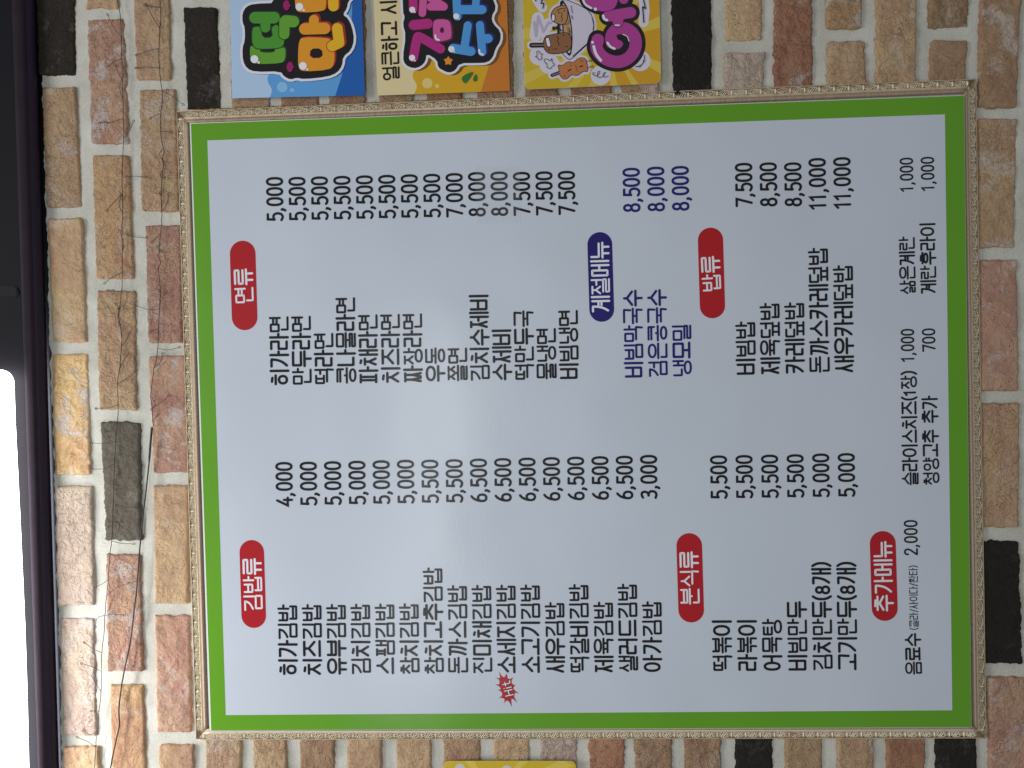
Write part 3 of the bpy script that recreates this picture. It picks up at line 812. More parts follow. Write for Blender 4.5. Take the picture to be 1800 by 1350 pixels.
# one ornament: oval with slanted flutes, plus a bead at its end
def orn_mesh(name):
    bm=bmesh.new()
    def capsule(ax,az,bx,bz,r,h,flip=1):
        A=Vector((ax,0,az));B=Vector((bx,0,bz));d=(B-A).normalized();n=Vector((-d.z,0,d.x))
        rings=[]
        for t,k in ((-0.9,.25),(-.35,.8),(0,1),(1,1),(1.35,.8),(1.9,.25)):
            c = A+(B-A)*min(max(t,0),1)+d*(t*r if t<0 else ((t-1)*r if t>1 else 0))
            ring=[]
            for s in (-1,-.6,0,.6,1):
                ring.append(bm.verts.new(c+n*r*s*k+Vector((0,-h*math.sqrt(max(0,1-s*s))*k,0))))
            rings.append(ring)
        for a,b in zip(rings,rings[1:]):
            for j in range(4): bm.faces.new((a[j],a[j+1],b[j+1],b[j]))
    # period 22.5 mm, along local x; z across (band about 8.6 mm)
    for k in range(4):
        x=-0.0054+k*0.0036; hz=(0.0012,0.0030,0.0030,0.0012)[k]
        capsule(x-hz*0.9,-hz,x+hz*0.9,hz,0.00078,0.0022)
    # rim of the oval
    n=14
    for sgn in (1,-1):
        pts=[(-0.0088+0.0176*k/5, sgn*(0.0012+0.0030*math.sin(math.pi*k/5))) for k in range(6)]
        for a,b in zip(pts,pts[1:]): capsule(a[0],a[1],b[0],b[1],0.00062,0.0020)
    # bead pair between ovals
    capsule(0.0102,-0.0030,0.0102,0.0030,0.00120,0.0028)
    capsule(0.0122,-0.0020,0.0122,0.0020,0.00055,0.0013)
    bmesh.ops.recalc_face_normals(bm,faces=bm.faces)
    me=bpy.data.meshes.new(name); bm.to_mesh(me); bm.free(); me.shade_smooth(); me.materials.append(M_ORN)
    return me
ORN=orn_mesh('ornament')
for i in range(4):
    o,A,d,inn,L=rail(i)
    n=int(round((L-0.030)/0.0222)); step=(L-0.026)/n
    for k in range(n):
        c=A+d*(0.013+step*(k+0.5))+inn*0.0070
        r=bpy.data.objects.new('ornament',ORN); scene.collection.objects.link(r)
        # local x -> d, local y -> +Y, local z -> cross
        x=Vector(d); y=Vector((0,1,0)); z=x.cross(y)
        Mx=Matrix((x,y,z)).transposed().to_4x4(); Mx.translation=Vector((c[0],-0.0131,c[2]))
        r.parent=o; r.matrix_world=Mx if False else Mx
        r.matrix_basis=Mx

# ------------------------------------------------------------------ flat print art (union shapes)
def sdf_poly(pts,X,Yy):
    p=np.array(pts,float); n=len(p); d=np.full(X.shape,1e18); ins=np.zeros(X.shape,bool)
    for i in range(n):
        a=p[i];b=p[(i+1)%n];ex,ey=b-a; wx=X-a[0];wy=Yy-a[1]
        t=np.clip((wx*ex+wy*ey)/max(ex*ex+ey*ey,1e-9),0,1)
        d=np.minimum(d,(wx-ex*t)**2+(wy-ey*t)**2)
        c=((a[1]<=Yy)&(b[1]>Yy))|((b[1]<=Yy)&(a[1]>Yy))
        if abs(ey)>1e-9: ins ^= c & (X < a[0]+(Yy-a[1])*ex/ey)
    return np.where(ins,-1,1)*np.sqrt(d)
def sdf_shape(s,X,Yy):
    k=s[0]
    if k=='p': return sdf_poly(s[1],X,Yy)
    if k=='pr': return sdf_poly(chaikin(s[1],3,True),X,Yy)
    if k=='pm': return sdf_poly(chaikin(s[1],1,True),X,Yy)
    if k=='c': return np.hypot(X-s[1],Yy-s[2])-s[3]
    if k=='e': return (np.hypot((X-s[1])/s[3],(Yy-s[2])/s[4])-1)*min(s[3],s[4])
    if k in('s','sr'):
        pts=np.array(chaikin(s[1],2) if k=='sr' else s[1],float); d=np.full(X.shape,1e18)
        for a,b in zip(pts[:-1],pts[1:]):
            ex,ey=b-a; wx=X-a[0];wy=Yy-a[1]; t=np.clip((wx*ex+wy*ey)/max(ex*ex+ey*ey,1e-9),0,1)
            d=np.minimum(d,(wx-ex*t)**2+(wy-ey*t)**2)
        return np.sqrt(d)-s[2]/2
    if k=='-': return np.maximum(sdf_shape(s[1],X,Yy), -sdf_shape(s[2],X,Yy))
def bbox(s):
    k=s[0]
    if k in('p','pr','pm'): a=np.array(s[1],float); return [*a.min(0),*a.max(0)]
    if k=='c': return [s[1]-s[3],s[2]-s[3],s[1]+s[3],s[2]+s[3]]
    if k=='e': return [s[1]-s[3],s[2]-s[4],s[1]+s[3],s[2]+s[4]]
    if k in('s','sr'): a=np.array(s[1],float); w=s[2]/2; return [*(a.min(0)-w),*(a.max(0)+w)]
    if k=='-': return bbox(s[1])
def art(name, shapes, grow, Y, mat, parent, conv, step=3.0, clip=None):
    bb=np.array([bbox(s) for s in shapes]); x0,y0=bb[:,:2].min(0)-grow-step*2; x1,y1=bb[:,2:].max(0)+grow+step*2
    xs=np.arange(x0,x1+step,step); ys=np.arange(y0,y1+step,step)
    X,Yy=np.meshgrid(xs,ys); f=np.full(X.shape,1e9)
    for s in shapes: f=np.minimum(f,sdf_shape(s,X,Yy)-grow)
    if clip is not None: f=np.maximum(f,sdf_shape(clip,X,Yy))
    V=[];F=[];ins=f<0
    def add(x,y): V.append((x,y)); return len(V)-1
    for j in range(len(ys)-1):
        full=ins[j,:-1]&ins[j,1:]&ins[j+1,:-1]&ins[j+1,1:]
        anyc=ins[j,:-1]|ins[j,1:]|ins[j+1,:-1]|ins[j+1,1:]
        i=0;n=len(full)
        idx=np.flatnonzero(anyc)
        k=0
        while k<len(idx):
            i=idx[k]
            if full[i]:
                e=i
                while k+1<len(idx) and idx[k+1]==e+1 and full[e+1]: e+=1;k+=1
                F.append((add(xs[i],ys[j]),add(xs[e+1],ys[j]),add(xs[e+1],ys[j+1]),add(xs[i],ys[j+1])))
            else:
                cs=[(i,j),(i+1,j),(i+1,j+1),(i,j+1)]; poly=[]
                for q in range(4):
                    a=cs[q];b=cs[(q+1)%4];fa=f[a[1],a[0]];fb=f[b[1],b[0]]
                    if fa<0: poly.append(add(xs[a[0]],ys[a[1]]))
                    if (fa<0)!=(fb<0):
                        t=fa/(fa-fb); poly.append(add(xs[a[0]]+(xs[b[0]]-xs[a[0]])*t, ys[a[1]]+(ys[b[1]]-ys[a[1]])*t))
                if len(poly)>=3: F.append(tuple(poly))
            k+=1
    if not V: return None
    W=Pn(conv(np.array(V)),Y)
    o=mesh(name,W,F,mat,None); keep(o,parent); return o

PMATS={}
def pm(*c):
    if c not in PMATS: PMATS[c]=print_mat('print_%d_%d_%d'%c,srgb(*c),0.22,0.03,0.25)
    return PMATS[c]
def poster(name,label,cat,off,scale,quad,bg,layers,Y,corner=None):
    conv=lambda a: np.stack([off[0]+a[:,0]/scale,off[1]+a[:,1]/scale],1)
    c=P(*(np.array(quad).mean(0)/scale+np.array(off)),Y)
    t=thing(name,label,cat,(c[0],Y,c[2]))
    q=[(off[0]+x/scale,off[1]+y/scale) for x,y in quad]
    if corner is None: slab('sheet',q,Y+0.0012,Y,pm(*bg),t)
    else:
        o=art('sheet',[('p',quad)],0,Y,pm(*bg),t,conv) if corner==0 else art('sheet',[('pr',corner)],0,Y,pm(*bg),t,conv)
        art('sheet_back',[('pr',corner)],2,Y+0.0010,M_EDGE,t,conv,4.0)
    clip=('p',quad) if corner is None else ('pr',corner)
    for i,(nm,shapes,grow,col) in enumerate(layers):
        if nm in ('highlight','heart','bubble','leaf') and not (nm=='heart'):
            for k_,sh in enumerate(shapes): art(nm,[sh],grow,Y-0.00006*(i+1)-0.000005*k_,pm(*col),t,conv,3.0,clip)
            continue
        o_=art(nm,shapes,grow,Y-0.00006*(i+1),pm(*col),t,conv,3.0,clip)
        if nm in('line_work','ray') and o_: o_['kind']='stuff'
    return t
WHT=(222,222,232);BK=(14,12,18)
# -- blue poster
blk1=('pm',[(640,35),(350,45),(260,80),(215,160),(215,270),(245,335),(246,490),(215,580),(220,740),(270,835),(370,875),(680,868),(720,930),(800,970),(880,945),(960,965),(1250,935),(1370,885),(1430,800),(1440,690),(1540,610),(1577,480),(1550,330),(1500,220),(1435,180),(1490,100),(1500,20),(1580,-60),(1580,-420),(640,-420)])
g1=[('sr',[(370,215),(600,215)],140),('s',[(495,240),(495,335)],118)]
g2=[('pm',[(335,350),(365,325),(440,325),(455,465),(590,455),(568,345),(600,310),(650,300),(722,470),(718,540),(680,585),(400,598),(350,560),(333,500)])]
g3=[('s',[(745,255),(835,262)],140),('s',[(728,260),(724,415)],125)]
g4=[('pm',[(305,600),(318,550),(430,590),(430,640),(610,640),(610,590),(720,570),(742,610),(735,730),(690,770),(370,782),(312,735)])]
o1=[('s',[(975,352),(1215,345)],140),('s',[(1085,240),(1085,310)],118)]
o2=[('-',('pm',[(905,500),(940,452),(1210,458),(1300,480),(1340,640),(1330,790),(1270,850),(960,872),(895,830),(892,640)]),('pm',[(1040,590),(1185,590),(1195,705),(1035,710)]))]
o3=[('s',[(1370,345),(1392,520),(1310,560)],128)]
o4=[('pm',[(850,-120),(1235,-120),(1235,90),(1190,140),(930,155),(860,120)])]
o5=[('s',[(1322,-120),(1322,75)],126)]
def shift(shapes,dx,dy):
    out=[]
    for s in shapes:
        k=s[0]
        if k in('p','pr','pm'): out.append((k,[(x+dx,y+dy) for x,y in s[1]]))
        elif k in('s','sr'): out.append((k,[(x+dx,y+dy) for x,y in s[1]],s[2]))
        elif k=='c': out.append((k,s[1]+dx,s[2]+dy,s[3]))
        elif k=='-': out.append((k,shift([s[1]],dx,dy)[0],shift([s[2]],dx*0.2,dy*0.2)[0]))
    return out
GR=(98,158,44);GR2=(74,146,44);DG_=(16,58,30);OR=(222,148,32);YO=(226,178,28);RD=(160,42,22)
def heart(x,y,s=1.0): return [('c',x,y-30*s,31*s),('c',x,y+30*s,31*s),('pm',[(x-26*s,y-52*s),(x+68*s,y+2),(x-26*s,y+52*s),(x-46*s,y)])]
quad1=[(50,-420),(1655,-420),(1705,1160),(90,1197)]
poster('blue_sticker','blue poster with puffy green and orange Korean letters','poster',(395,0),6.923,quad1,(176,200,228),[
 ('wave',[('p',[(1340,1200),(1700,200),(1700,-420),(640,-420),(540,905),(518,950),(530,1010),(572,1080),(570,1130),(530,1230)])],0,(92,158,216)),
 ('dark_band',[('p',[(1335,1200),(1430,900),(1520,500),(1550,150),(1550,-420),(1720,-420),(1720,1200)])],0,(24,92,172)),
 ('bubble',[('c',700,1060,64),('c',820,1097,26)],0,(134,186,226)),
 ('drop_shadow',shift([blk1],18,10),24,(18,60,120)),
 ('white_outline',[blk1],30,WHT),('black_backing',[blk1],0,BK),
 ('letter_shadow',shift(g1+g3,18,-12),0,DG_),('letter_shadow',shift(g4,16,-14),4,DG_),('letter',g4,0,GR),('letter_shadow',g2,12,DG_),('letter',g2,0,GR2),('letter_shadow',g1+g3,10,DG_),('letter',g1,0,GR2),('letter',g3,0,GR),
 ('letter_shadow',shift(o1,24,-18),0,RD),('letter_shadow',shift(o2,20,-14),2,RD),('letter',o2,0,OR),('letter',o1,0,OR),('letter_shadow',shift(o3,20,-12),8,RD),('letter_shadow',o3,9,RD),('letter',o3,0,YO),
 ('letter_shadow',shift(o4+o5,22,-4),0,RD),('letter',o4,0,OR),('letter',o5,0,YO),
 ('heart',heart(795,815),0,(158,22,100)),('heart',heart(752,65),0,(158,22,100)),
 ('highlight',[('c',362,720,48),('c',415,760,15),('c',952,802,47),('c',1005,845,14),('c',908,82,47),('c',962,122,14)],0,(232,232,238)),
],-0.0185)
# -- cream/orange poster
blk2=('pm',[(400,-420),(400,140),(428,210),(400,290),(440,430),(400,700),(430,790),(530,835),(620,810),(680,745),(690,650),(820,730),(830,820),(900,862),(965,887),(1040,860),(1095,768),(1300,768),(1430,762),(1500,700),(1530,590),(1592,500),(1592,380),(1500,290),(1480,200),(1540,100),(1500,-10),(1480,-60),(1480,-420)])
quad2=[(30,-420),(1655,-420),(1705,1105),(95,1163)]
MG=(180,38,126);MP=(205,88,156);BL=(78,152,216);BD=(20,40,120)
m1=[('s',[(535,305),(705,288)],118)]; m2=[('sr',[(530,700),(575,450),(600,440),(860,595)],112)]
m3=[('-',('pm',[(790,235),(940,235),(985,280),(998,440),(975,480),(820,512),(775,490),(768,300)]),('pm',[(855,335),(900,330),(905,400),(855,402)]))]
m4=[('s',[(530,-120),(527,110)],105)]; m5=[('s',[(655,-80),(640,160)],90),('s',[(720,-40),(900,80)],95),('s',[(740,80),(880,80)],95)]
u1=[('s',[(1015,590),(1230,625)],112),('s',[(1150,585),(1192,310)],98)]
u2=[('s',[(1340,305),(1368,635)],98),('s',[(1380,470),(1440,470)],110)]
u3=[('s',[(1050,-120),(1065,200)],98),('s',[(1080,118),(1365,118)],110),('s',[(1285,110),(1300,-80)],90)]
def star(cx,cy,R,r,n=5,a0=-0.3):
    return ('pm',[(cx+(R if k%2==0 else r)*math.cos(a0+math.pi*k/n),cy+(R if k%2==0 else r)*math.sin(a0+math.pi*k/n)) for k in range(2*n)])
p2=poster('orange_sticker','cream and orange poster with pink and blue puffy Korean letters','poster',(650,0),6.923,quad2,(222,204,156),[
 ('wave',[('p',[(1340,1200),(1700,200),(1700,-420),(640,-420),(640,600),(540,860),(518,910),(530,960),(572,1030),(570,1080),(520,1180)])],0,(212,164,26)),
 ('dark_band',[('p',[(1325,1200),(1450,800),(1520,420),(1550,150),(1550,-420),(1720,-420),(1720,1200)])],0,(200,118,36)),
 ('bubble',[('c',700,1013,64),('c',820,1047,26)],0,(222,196,120)),
 ('drop_shadow',shift([blk2],48,14),20,(116,76,26)),
 ('white_outline',[blk2],28,WHT),('black_backing',[blk2],0,BK),
 ('letter_shadow',shift(m3,10,4),14,(100,20,70)),('letter_shadow',m1,8,(100,20,70)),('letter',m1,0,MG),('letter',m2,0,MG),('letter_shadow',m3,8,(100,20,70)),('letter',m3,0,MP),
 ('letter',m4,0,MG),('letter_shadow',m5,8,(100,20,70)),('letter',m5,0,MP),
 ('letter_shadow',shift(u1+u2+u3,22,-14),4,BD),('letter',u1+u2+u3,0,BL),
 ('highlight',[('c',517,118,36),('c',550,148,10),('c',515,703,37),('c',550,737,10),('c',1052,198,36),('c',1088,232,9),('c',993,598,38),('c',1030,632,9),('sr',[(798,430),(800,470),(840,487)],22),('sr',[(1330,608),(1336,652),(1375,665)],24)],0,(232,232,238)),
 ('star',[star(955,742,64,34)],0,(226,140,40)),
 ('leaf',[('pm',[(1265,868),(1170,900),(1108,950),(1150,1017),(1185,1000),(1245,910)]),('pm',[(1290,890),(1252,965),(1268,992),(1305,988),(1308,935)])],0,(40,112,52)),
],-0.0185)
text_mesh('poster_text','얼큰하고 시',(650+258/6.923,975/6.923),(650+225/6.923,2/6.923),30,-0.0188,pm(16,14,16),p2,w=16).matrix_parent_inverse=Matrix.Translation(-Vector(p2.location))
# -- yellow poster with the cartoon cup
def rrect(x0,y0,x1,y1,r):
    out=[]
    for cx,cy,a in ((x1-r,y1-r,0),(x0+r,y1-r,90),(x0+r,y0+r,180),(x1-r,y0+r,270)):
        for k in range(7):
            t=math.radians(a+15*k); out.append((cx+r*math.cos(t),cy+r*math.sin(t)))
    return out
def warp(pts):  # lean with the photo: the left edge drifts right, the bottom edge rises to the right
    return [(x+ (y)*0.022, y-(x-90)*0.047) for x,y in pts]
c3=warp(rrect(62,-420,1722,1090,70))
quad3=[(50,-420),(1740,-420),(1760,1010),(90,1095)]
cup=('pm',[(560,-10),(640,20),(760,70),(880,145),(930,300),(905,420),(860,520),(690,680),(640,725),(590,700),(540,640),(520,400),(520,60)])
spiral=[(975,485),(950,580),(1010,680),(1110,740),(1230,760),(1350,715),(1430,610),(1440,480),(1390,385),(1290,335),(1190,360),(1135,440),(1145,530),(1215,560)]
sp=('sr',spiral,150)
tb=[('sr',[(1100,198),(1375,152)],132)];tstem=[('s',[(1218,210),(1220,265)],128)]
blob=('pm',[(780,-100),(795,20),(850,70),(940,125),(1060,142),(1160,118),(1215,40),(1220,-100)])
pk=[sp]+tb+tstem+[blob,('c',1290,-10,70)]
f1=('pm',[(430,120),(505,72),(600,68),(607,200),(575,295),(500,292),(425,250),(405,190)])
f2=('pm',[(335,445),(400,428),(600,392),(645,450),(655,560),(610,618),(520,645),(395,652),(335,612),(312,530)])
sk=('pm',[(488,788),(545,805),(610,748),(680,768),(740,708),(810,706),(834,745),(856,872),(795,858),(725,922),(650,900),(600,955),(555,962),(515,915),(508,850)])
skst=('s',[(420,915),(515,880)],26)
stick=('s',[(170,550),(340,548)],40)
wh3=[cup,sp,f1,f2,sk,skst,stick]+tb+[('c',260,680,80),('c',385,780,85),('c',1010,915,85),('c',1490,740,90),('s',[(1525,-60),(1545,130),(1530,270)],50),('s',[(215,430),(245,220),(300,380),(380,290)],70),('s',[(230,-20),(300,90)],50)]
rays=[('p',[(1100,500),(1450,1150),(1560,1150)]),('p',[(1100,500),(1740,900),(1740,760)]),('p',[(1100,500),(1760,330),(1760,180)]),('p',[(1100,500),(1130,1150),(1240,1150)]),('p',[(1100,500),(820,1150),(930,1150)]),('p',[(1100,500),(520,1150),(660,1150)]),('p',[(1100,500),(60,900),(60,1050)]),('p',[(1100,500),(60,330),(60,480)]),('p',[(1100,500),(1500,-200),(1640,-200)])]
ln=lambda pts,w=9:('s',pts,w)
p3=poster('yellow_sticker','yellow rounded poster with a cartoon cup of skewered snacks and pink letters','poster',(910,0),6.923,quad3,(206,176,38),[
 ('orange_side',[('p',[(1250,-420),(1800,-420),(1800,1150),(1000,1150),(1150,600)])],0,(206,154,24)),
 ('ray',rays,0,(214,188,74)),
 ('white_outline',wh3,36,(214,208,222)),
 ('black_outline',[cup],9,BK),('cup',[cup],0,(208,200,216)),
 ('rim',[('-',('pm',[(520,0),(575,20),(640,180),(672,420),(660,640),(630,690),(590,640),(540,560),(545,300),(510,90)]),('pm',[(540,40),(572,50),(625,190),(655,420),(645,620),(625,655),(590,600),(560,500),(560,300)]))],0,BK),
 ('broth',[('pm',[(560,290),(605,150),(645,300),(655,420),(645,600),(615,640),(560,430)])],0,(186,148,106)),
 ('scribble',[('s',[(200,270),(222,440),(248,200),(312,385),(375,275),(400,280)],30)],0,(186,172,192)),
 ('black_outline',pk,44,BK),('letter',[sp],0,(172,58,142)),('letter_shadow',tstem+tb,7,(70,16,60)),('letter',tb+tstem,0,(176,62,146)),('letter_shadow',[blob],7,(70,16,60)),('letter',[blob],0,(176,62,146)),('letter',[('c',1290,-10,58)],0,(176,62,146)),
 ('black_curl',[('sr',[(1225,440),(1300,440),(1318,520),(1280,600),(1200,630),(1110,600)],46)],0,BK),
 ('highlight',[('sr',[(1040,192),(1050,232),(1085,245)],32),('s',[(1190,307),(1235,307)],18),('c',910,515,18),('sr',[(925,565),(950,660),(1012,735)],34),('sr',[(1092,520),(1125,570),(1178,592)],28),('sr',[(1280,418),(1335,440),(1355,500)],10),('c',945,112,20),('sr',[(790,-20),(815,55),(895,98)],26)],0,(228,222,236)),
 ('black_outline',[f1,stick,f2],9,BK),('black_outline',[sk,skst],7,BK),
 ('snack',[f1],0,(176,126,78)),('stick',[('s',[(172,550),(345,548)],18)],0,(140,104,90)),('snack',[f2],0,(142,94,60)),
 ('snack',[sk],0,(190,118,66)),('stick',[('s',[(422,915),(515,882)],10)],0,(150,140,140)),
 ('black_outline',[('e',433,215,26,52),('sr',[(362,475),(378,550)],54)],0,BK),('highlight',[('e',433,215,17,42),('sr',[(362,478),(378,548)],38)],0,(228,222,236)),
 ('line_work',[ln([(475,132),(520,105),(585,98)],7),ln([(530,150),(540,180),(528,205),(545,225),(532,260)],6),('c',567,130,8),('c',500,152,9),('c',557,430,8),ln([(475,440),(497,470),(480,495),(500,520),(497,555)],7),ln([(375,612),(380,598)]),ln([(455,595),(475,593)]),ln([(590,570),(608,562)]),('c',430,598,6),
   ln([(495,300),(495,400)],26),('pm',[(418,312),(455,335),(490,310),(500,365),(460,348),(425,378)]),ln([(500,340),(538,378)],9),
   ln([(600,335),(625,345),(640,395)],6),ln([(605,360),(625,380),(632,420)],6),ln([(580,300),(612,290),(620,245)],6),
   ln([(650,70),(665,160)],7),ln([(655,190),(668,230)],9),
   ln([(860,518),(672,685)],10),ln([(905,210),(925,300),(915,400)],8),
   ln([(835,748),(895,732),(905,762)],7),ln([(858,822),(912,800),(922,830)],7),ln([(615,862),(645,845)],14),ln([(755,812),(790,802)],14),ln([(705,790),(715,835),(728,875)],5),('c',643,800,6),('c',770,738,8),('c',795,748,6),('c',570,925,8),('c',595,888,5),
   ('sr',[(915,905),(960,935),(1010,870),(975,865),(965,940),(1020,945),(1075,880),(1045,880),(1040,945),(1105,925)],7),ln([(912,885),(940,888)],7),ln([(912,885),(920,912)],7),
   ('sr',[(215,690),(240,680),(225,620),(265,620),(270,660),(310,650),(280,690),(305,710),(260,735),(245,705),(215,690)],7),('sr',[(322,750),(325,715),(370,720),(400,750),(415,700),(420,760),(455,790),(410,810),(405,840),(350,820),(360,780),(322,750)],7),
   ('sr',[(1435,812),(1500,800),(1545,740),(1540,670)],9),('sr',[(1480,820),(1530,760),(1530,730)],7),
   ln([(1522,-40),(1556,105),(1520,82),(1535,272)],14),ln([(275,-10),(300,8),(282,40),(320,42),(304,100)],13),ln([(210,-10),(222,12)],12)],0,BK),
],-0.0185,c3)
# -- sticker below the board
c4=[(x,y) for x,y in rrect(0,0,1610,1500,70)]; c4=[(x+60,y+ (-(x)*0.0)) for x,y in c4]
poster('yellow_sticker','yellow sticker whose top edge shows below the middle of the board frame','sticker',(771,1337.5),6.923,[(0,0),(1680,0),(1680,1500),(0,1500)],(206,176,38),[
 ('ray',[('p',[(650,400),(300,-20),(420,-20)]),('p',[(650,400),(1000,-20),(1120,-20)]),('p',[(650,400),(1500,-20),(1640,60)])],0,(216,192,80)),
 ('white_outline',[('c',260,95,62),('c',830,120,66)],0,(204,196,186)),
],-0.0185,c4)

# ------------------------------------------------------------------ wires
M_WIRE=plain_mat('black_wire',(0.018,0.016,0.018),0.45,0.0,0.2)
M_LED=plain_mat('led_bead',(0.45,0.42,0.36),0.15,0.0,0.1)
def tube(name,pts,r,mat,parent,smooth_it=2,Y=-0.020,n=6,jit=0.0,Yend=None,seed=0):
    pts=[np.array(p,float) for p in pts]
    if smooth_it: pts=chaikin(pts,smooth_it)
    N=len(pts); W=[]
    for i,p in enumerate(pts):
        y=Y if Yend is None else Y+(Yend-Y)*i/max(1,N-1)
        y+=noise.noise(Vector((i*0.31,seed,0)))*0.003
        q=P(p[0]+noise.noise(Vector((p[1]*0.13,seed+5,p[0]*0.1)))*jit,p[1],y); W.append(Vector(q))
    V=[];F=[]
    rr = r if callable(r) else (lambda t: r)
    for i in range(N):
        d=(W[min(i+1,N-1)]-W[max(i-1,0)]).normalized()
        a=Vector((0,1,0)); u=d.cross(a).normalized(); v=d.cross(u)
        for k in range(n):
            t=2*math.pi*k/n; V.append(W[i]+(u*math.cos(t)+v*math.sin(t))*rr(i/max(1,N-1)))
    for i in range(N-1):
        for k in range(n):
            F.append((i*n+k,i*n+(k+1)%n,(i+1)*n+(k+1)%n,(i+1)*n+k))
    F.append(tuple(range(n))[::-1]); F.append(tuple((N-1)*n+k for k in range(n)))
    o=mesh(name,V,F,mat,None,True); return keep(o,parent)
def loop(tip,d,r=2.0,k=9):
    """little eyelet at the tip of a lead"""
    d=np.array(d,float); d/=np.linalg.norm(d); n=np.array((-d[1],d[0])); tip=np.array(tip,float)
    return [tuple(tip+d*r*1.2*(1-math.cos(a))+n*r*math.sin(a)*0.8) for a in np.linspace(0,2*math.pi,k)]
def fairy(label,main,leads,seed):
    t=thing('fairy_light_wire',label,'string lights',tuple(P(main[0][0],main[0][1],-0.02)),group='bare black fairy light wires on the wall')
    tube('main_wire',main,0.00060,M_WIRE,t,2,-0.0168,6,0.9,seed=seed)
    for i,pl in enumerate(leads):
        pts=[np.array(p,float) for p in pl]
        if len(pts)==2:
            a,b=pts; n=np.array((-(b-a)[1],(b-a)[0])); pts=[a,(a+b)/2+n*0.06*(1 if i%2 else -1),b]
        d=pts[-1]-pts[-2]
        full=[tuple(p) for p in pts]
        o=tube('bulb_lead',full+loop(full[-1],d,2.0)[1:],0.00044,M_WIRE,t,1,-0.0168,5,0.4,-0.0205,seed+i)
        e=P(full[-1][0]+d[0]/np.linalg.norm(d)*2.6,full[-1][1]+d[1]/np.linalg.norm(d)*2.6,-0.0205)
        if i%3==0:
            bm=bmesh.new(); bmesh.ops.create_icosphere(bm,subdivisions=1,radius=0.0011)
            for v in bm.verts: v.co=v.co+Vector(e)-o.parent.location
            me=bpy.data.meshes.new('led'); bm.to_mesh(me); bm.free(); l=link('led',me,M_LED,o); l.matrix_parent_inverse=Matrix.Identity(4)
            l.data.transform(Matrix.Translation(o.parent.location))
fairy('thin black twig-like wire running over the bricks nearest the dark housing',
 [(205,-60),(206,0),(210,16),(213,40),(213,70),(214,100),(215,130),(216,170),(217,210),(218,245),(216,262),(215,290),(214,320),(215,340),(216,375),(214,405),(215,440),(215,500),(213,520),(210,545),(208,556),(213,578),(214,600),(212,632),(210,650),(206,674),(207,700),(208,722),(207,738),(204,756),(203,780),(201,815),(200,850),(199,885),(197,950),(193,975),(191,1010),(188,1040),(184,1080),(184,1108),(178,1146),(179,1180),(178,1215),(171,1285),(168,1315),(166,1350),(160,1420)],
 [[(213,65),(190,28)],[(214,103),(192,115)],[(214,139),(205,119)],[(216,174),(210,160),(211,148),(215,135)],[(217,208),(178,216)],[(218,243),(234,215)],[(214,312),(253,311)],[(214,343),(190,368)],[(215,375),(209,362),(212,345)],[(214,409),(255,418)],[(215,440),(218,428),(211,408)],[(215,479),(186,496)],[(214,512),(201,511)],[(210,545),(205,536)],[(213,580),(206,560),(209,545)],[(213,610),(227,587)],[(211,646),(226,622)],[(206,675),(238,653)],[(208,712),(171,718)],[(207,738),(198,754),(188,758)],[(204,776),(163,779)],[(201,815),(184,824),(165,825)],[(203,850),(208,833)],[(201,886),(214,892),(238,892)],[(199,916),(212,920),(206,936)],[(196,951),(233,956)],[(191,1018),(170,1031)],[(188,1047),(204,1033),(223,1026)],[(184,1082),(216,1081)],[(183,1082),(170,1085),(168,1100)],[(178,1147),(150,1131)],[(177,1180),(146,1167)],[(177,1215),(160,1188),(164,1182)],[(175,1250),(163,1250)],[(170,1285),(160,1293),(149,1286)],[(168,1313),(138,1297)]],1)
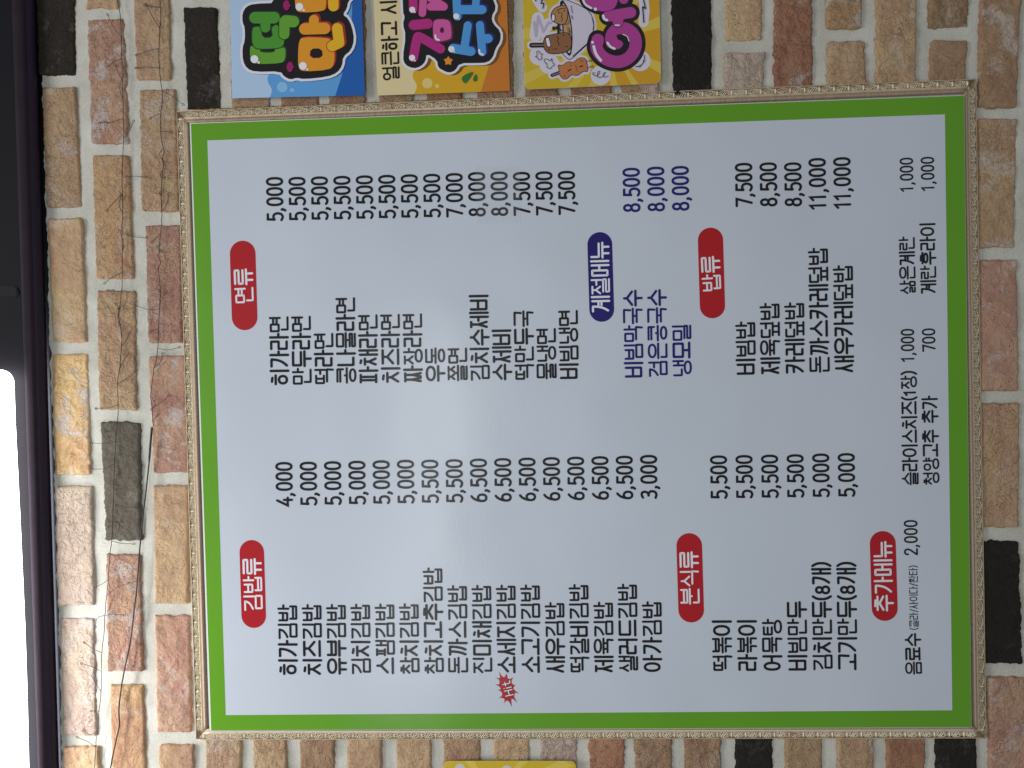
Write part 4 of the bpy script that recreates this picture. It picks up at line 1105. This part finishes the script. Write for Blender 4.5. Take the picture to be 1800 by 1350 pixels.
fairy('thin black twig-like wire running between the first one and the gold frame',
 [(281,-60),(281,0),(283,30),(281,50),(279,90),(280,120),(283,150),(286,165),(284,190),(282,200),(282,225),(285,255),(290,266),(285,276),(288,290),(284,310),(283,340),(284,370),(285,388),(282,410),(280,440),(279,452),(283,462),(277,472),(281,490),(282,520),(279,560),(278,600),(276,630),(270,648),(268,670),(264,695),(268,718),(268,738),(270,748)],
 [[(281,13),(268,12),(256,9)],[(281,48),(270,34),(258,10)],[(279,85),(262,89),(242,96)],[(280,120),(241,119)],[(285,160),(320,182)],[(281,200),(266,207)],[(282,231),(298,232)],[(285,262),(279,272),(286,282)],[(284,300),(281,310),(286,312)],[(283,345),(279,338),(283,336)],[(285,372),(294,358),(296,343)],[(281,412),(270,423)],[(280,430),(276,436),(281,440)],[(280,500),(274,505),(279,510)],[(279,543),(262,545),(241,538)],[(278,578),(266,583)],[(277,612),(295,616),(313,611)],[(271,647),(282,638),(285,624)],[(266,697),(274,711),(268,718)],[(268,717),(295,697)],[(268,742),(276,731)]],50)
cab=thing('black_cable','plain black cable hanging down beside the lower part of the gold frame','cable',tuple(P(267,755,-0.02)))
tube('cable_run',[(267,752),(264,785),(262,815),(257,860),(251,910),(247,950),(244,985),(240,1040),(235,1080),(229,1130),(219,1175),(211,1220),(208,1255),(211,1272),(205,1295),(198,1330),(192,1360),(180,1440)],lambda t:0.00115+0.0006*(1 if t<0.12 else 0),M_WIRE,cab,2,-0.0205,8,0.5)

# hot glue squeezed out along the top of the frame, and a bit of clear tape on the sheet
m_,N_,L_,b_=new_mat('amber_glue'); b_.inputs['Base Color'].default_value=(0.42,0.24,0.06,1); b_.inputs['Roughness'].default_value=0.12
b_.inputs['Transmission Weight'].default_value=0.45; b_.inputs['IOR'].default_value=1.45
def glue(x0,x1):
    f=lambda x: 195.5+(139-195.5)*(x-311)/(1715-311)-1.2
    pts=[(x,f(x)+noise.noise(Vector((x*.2,0,0)))*1.6) for x in np.arange(x0,x1,4)]
    tube('glue_bead',pts,lambda t: 0.0007+0.0017*max(0,noise.noise(Vector((t*(x1-x0)*0.12,x0,0)))),m_,board,1,-0.0125,7)
glue(345,520); glue(540,700); glue(705,835)
m2,N2,L2,b2=new_mat('clear_tape'); b2.inputs['Base Color'].default_value=(0.62,0.65,0.70,1); b2.inputs['Roughness'].default_value=0.12; b2.inputs['Alpha'].default_value=0.07
slab('clear_tape',[(835,292),(913,290),(916,392),(838,394)],YS-0.0004,YS-0.0007,m2,board)
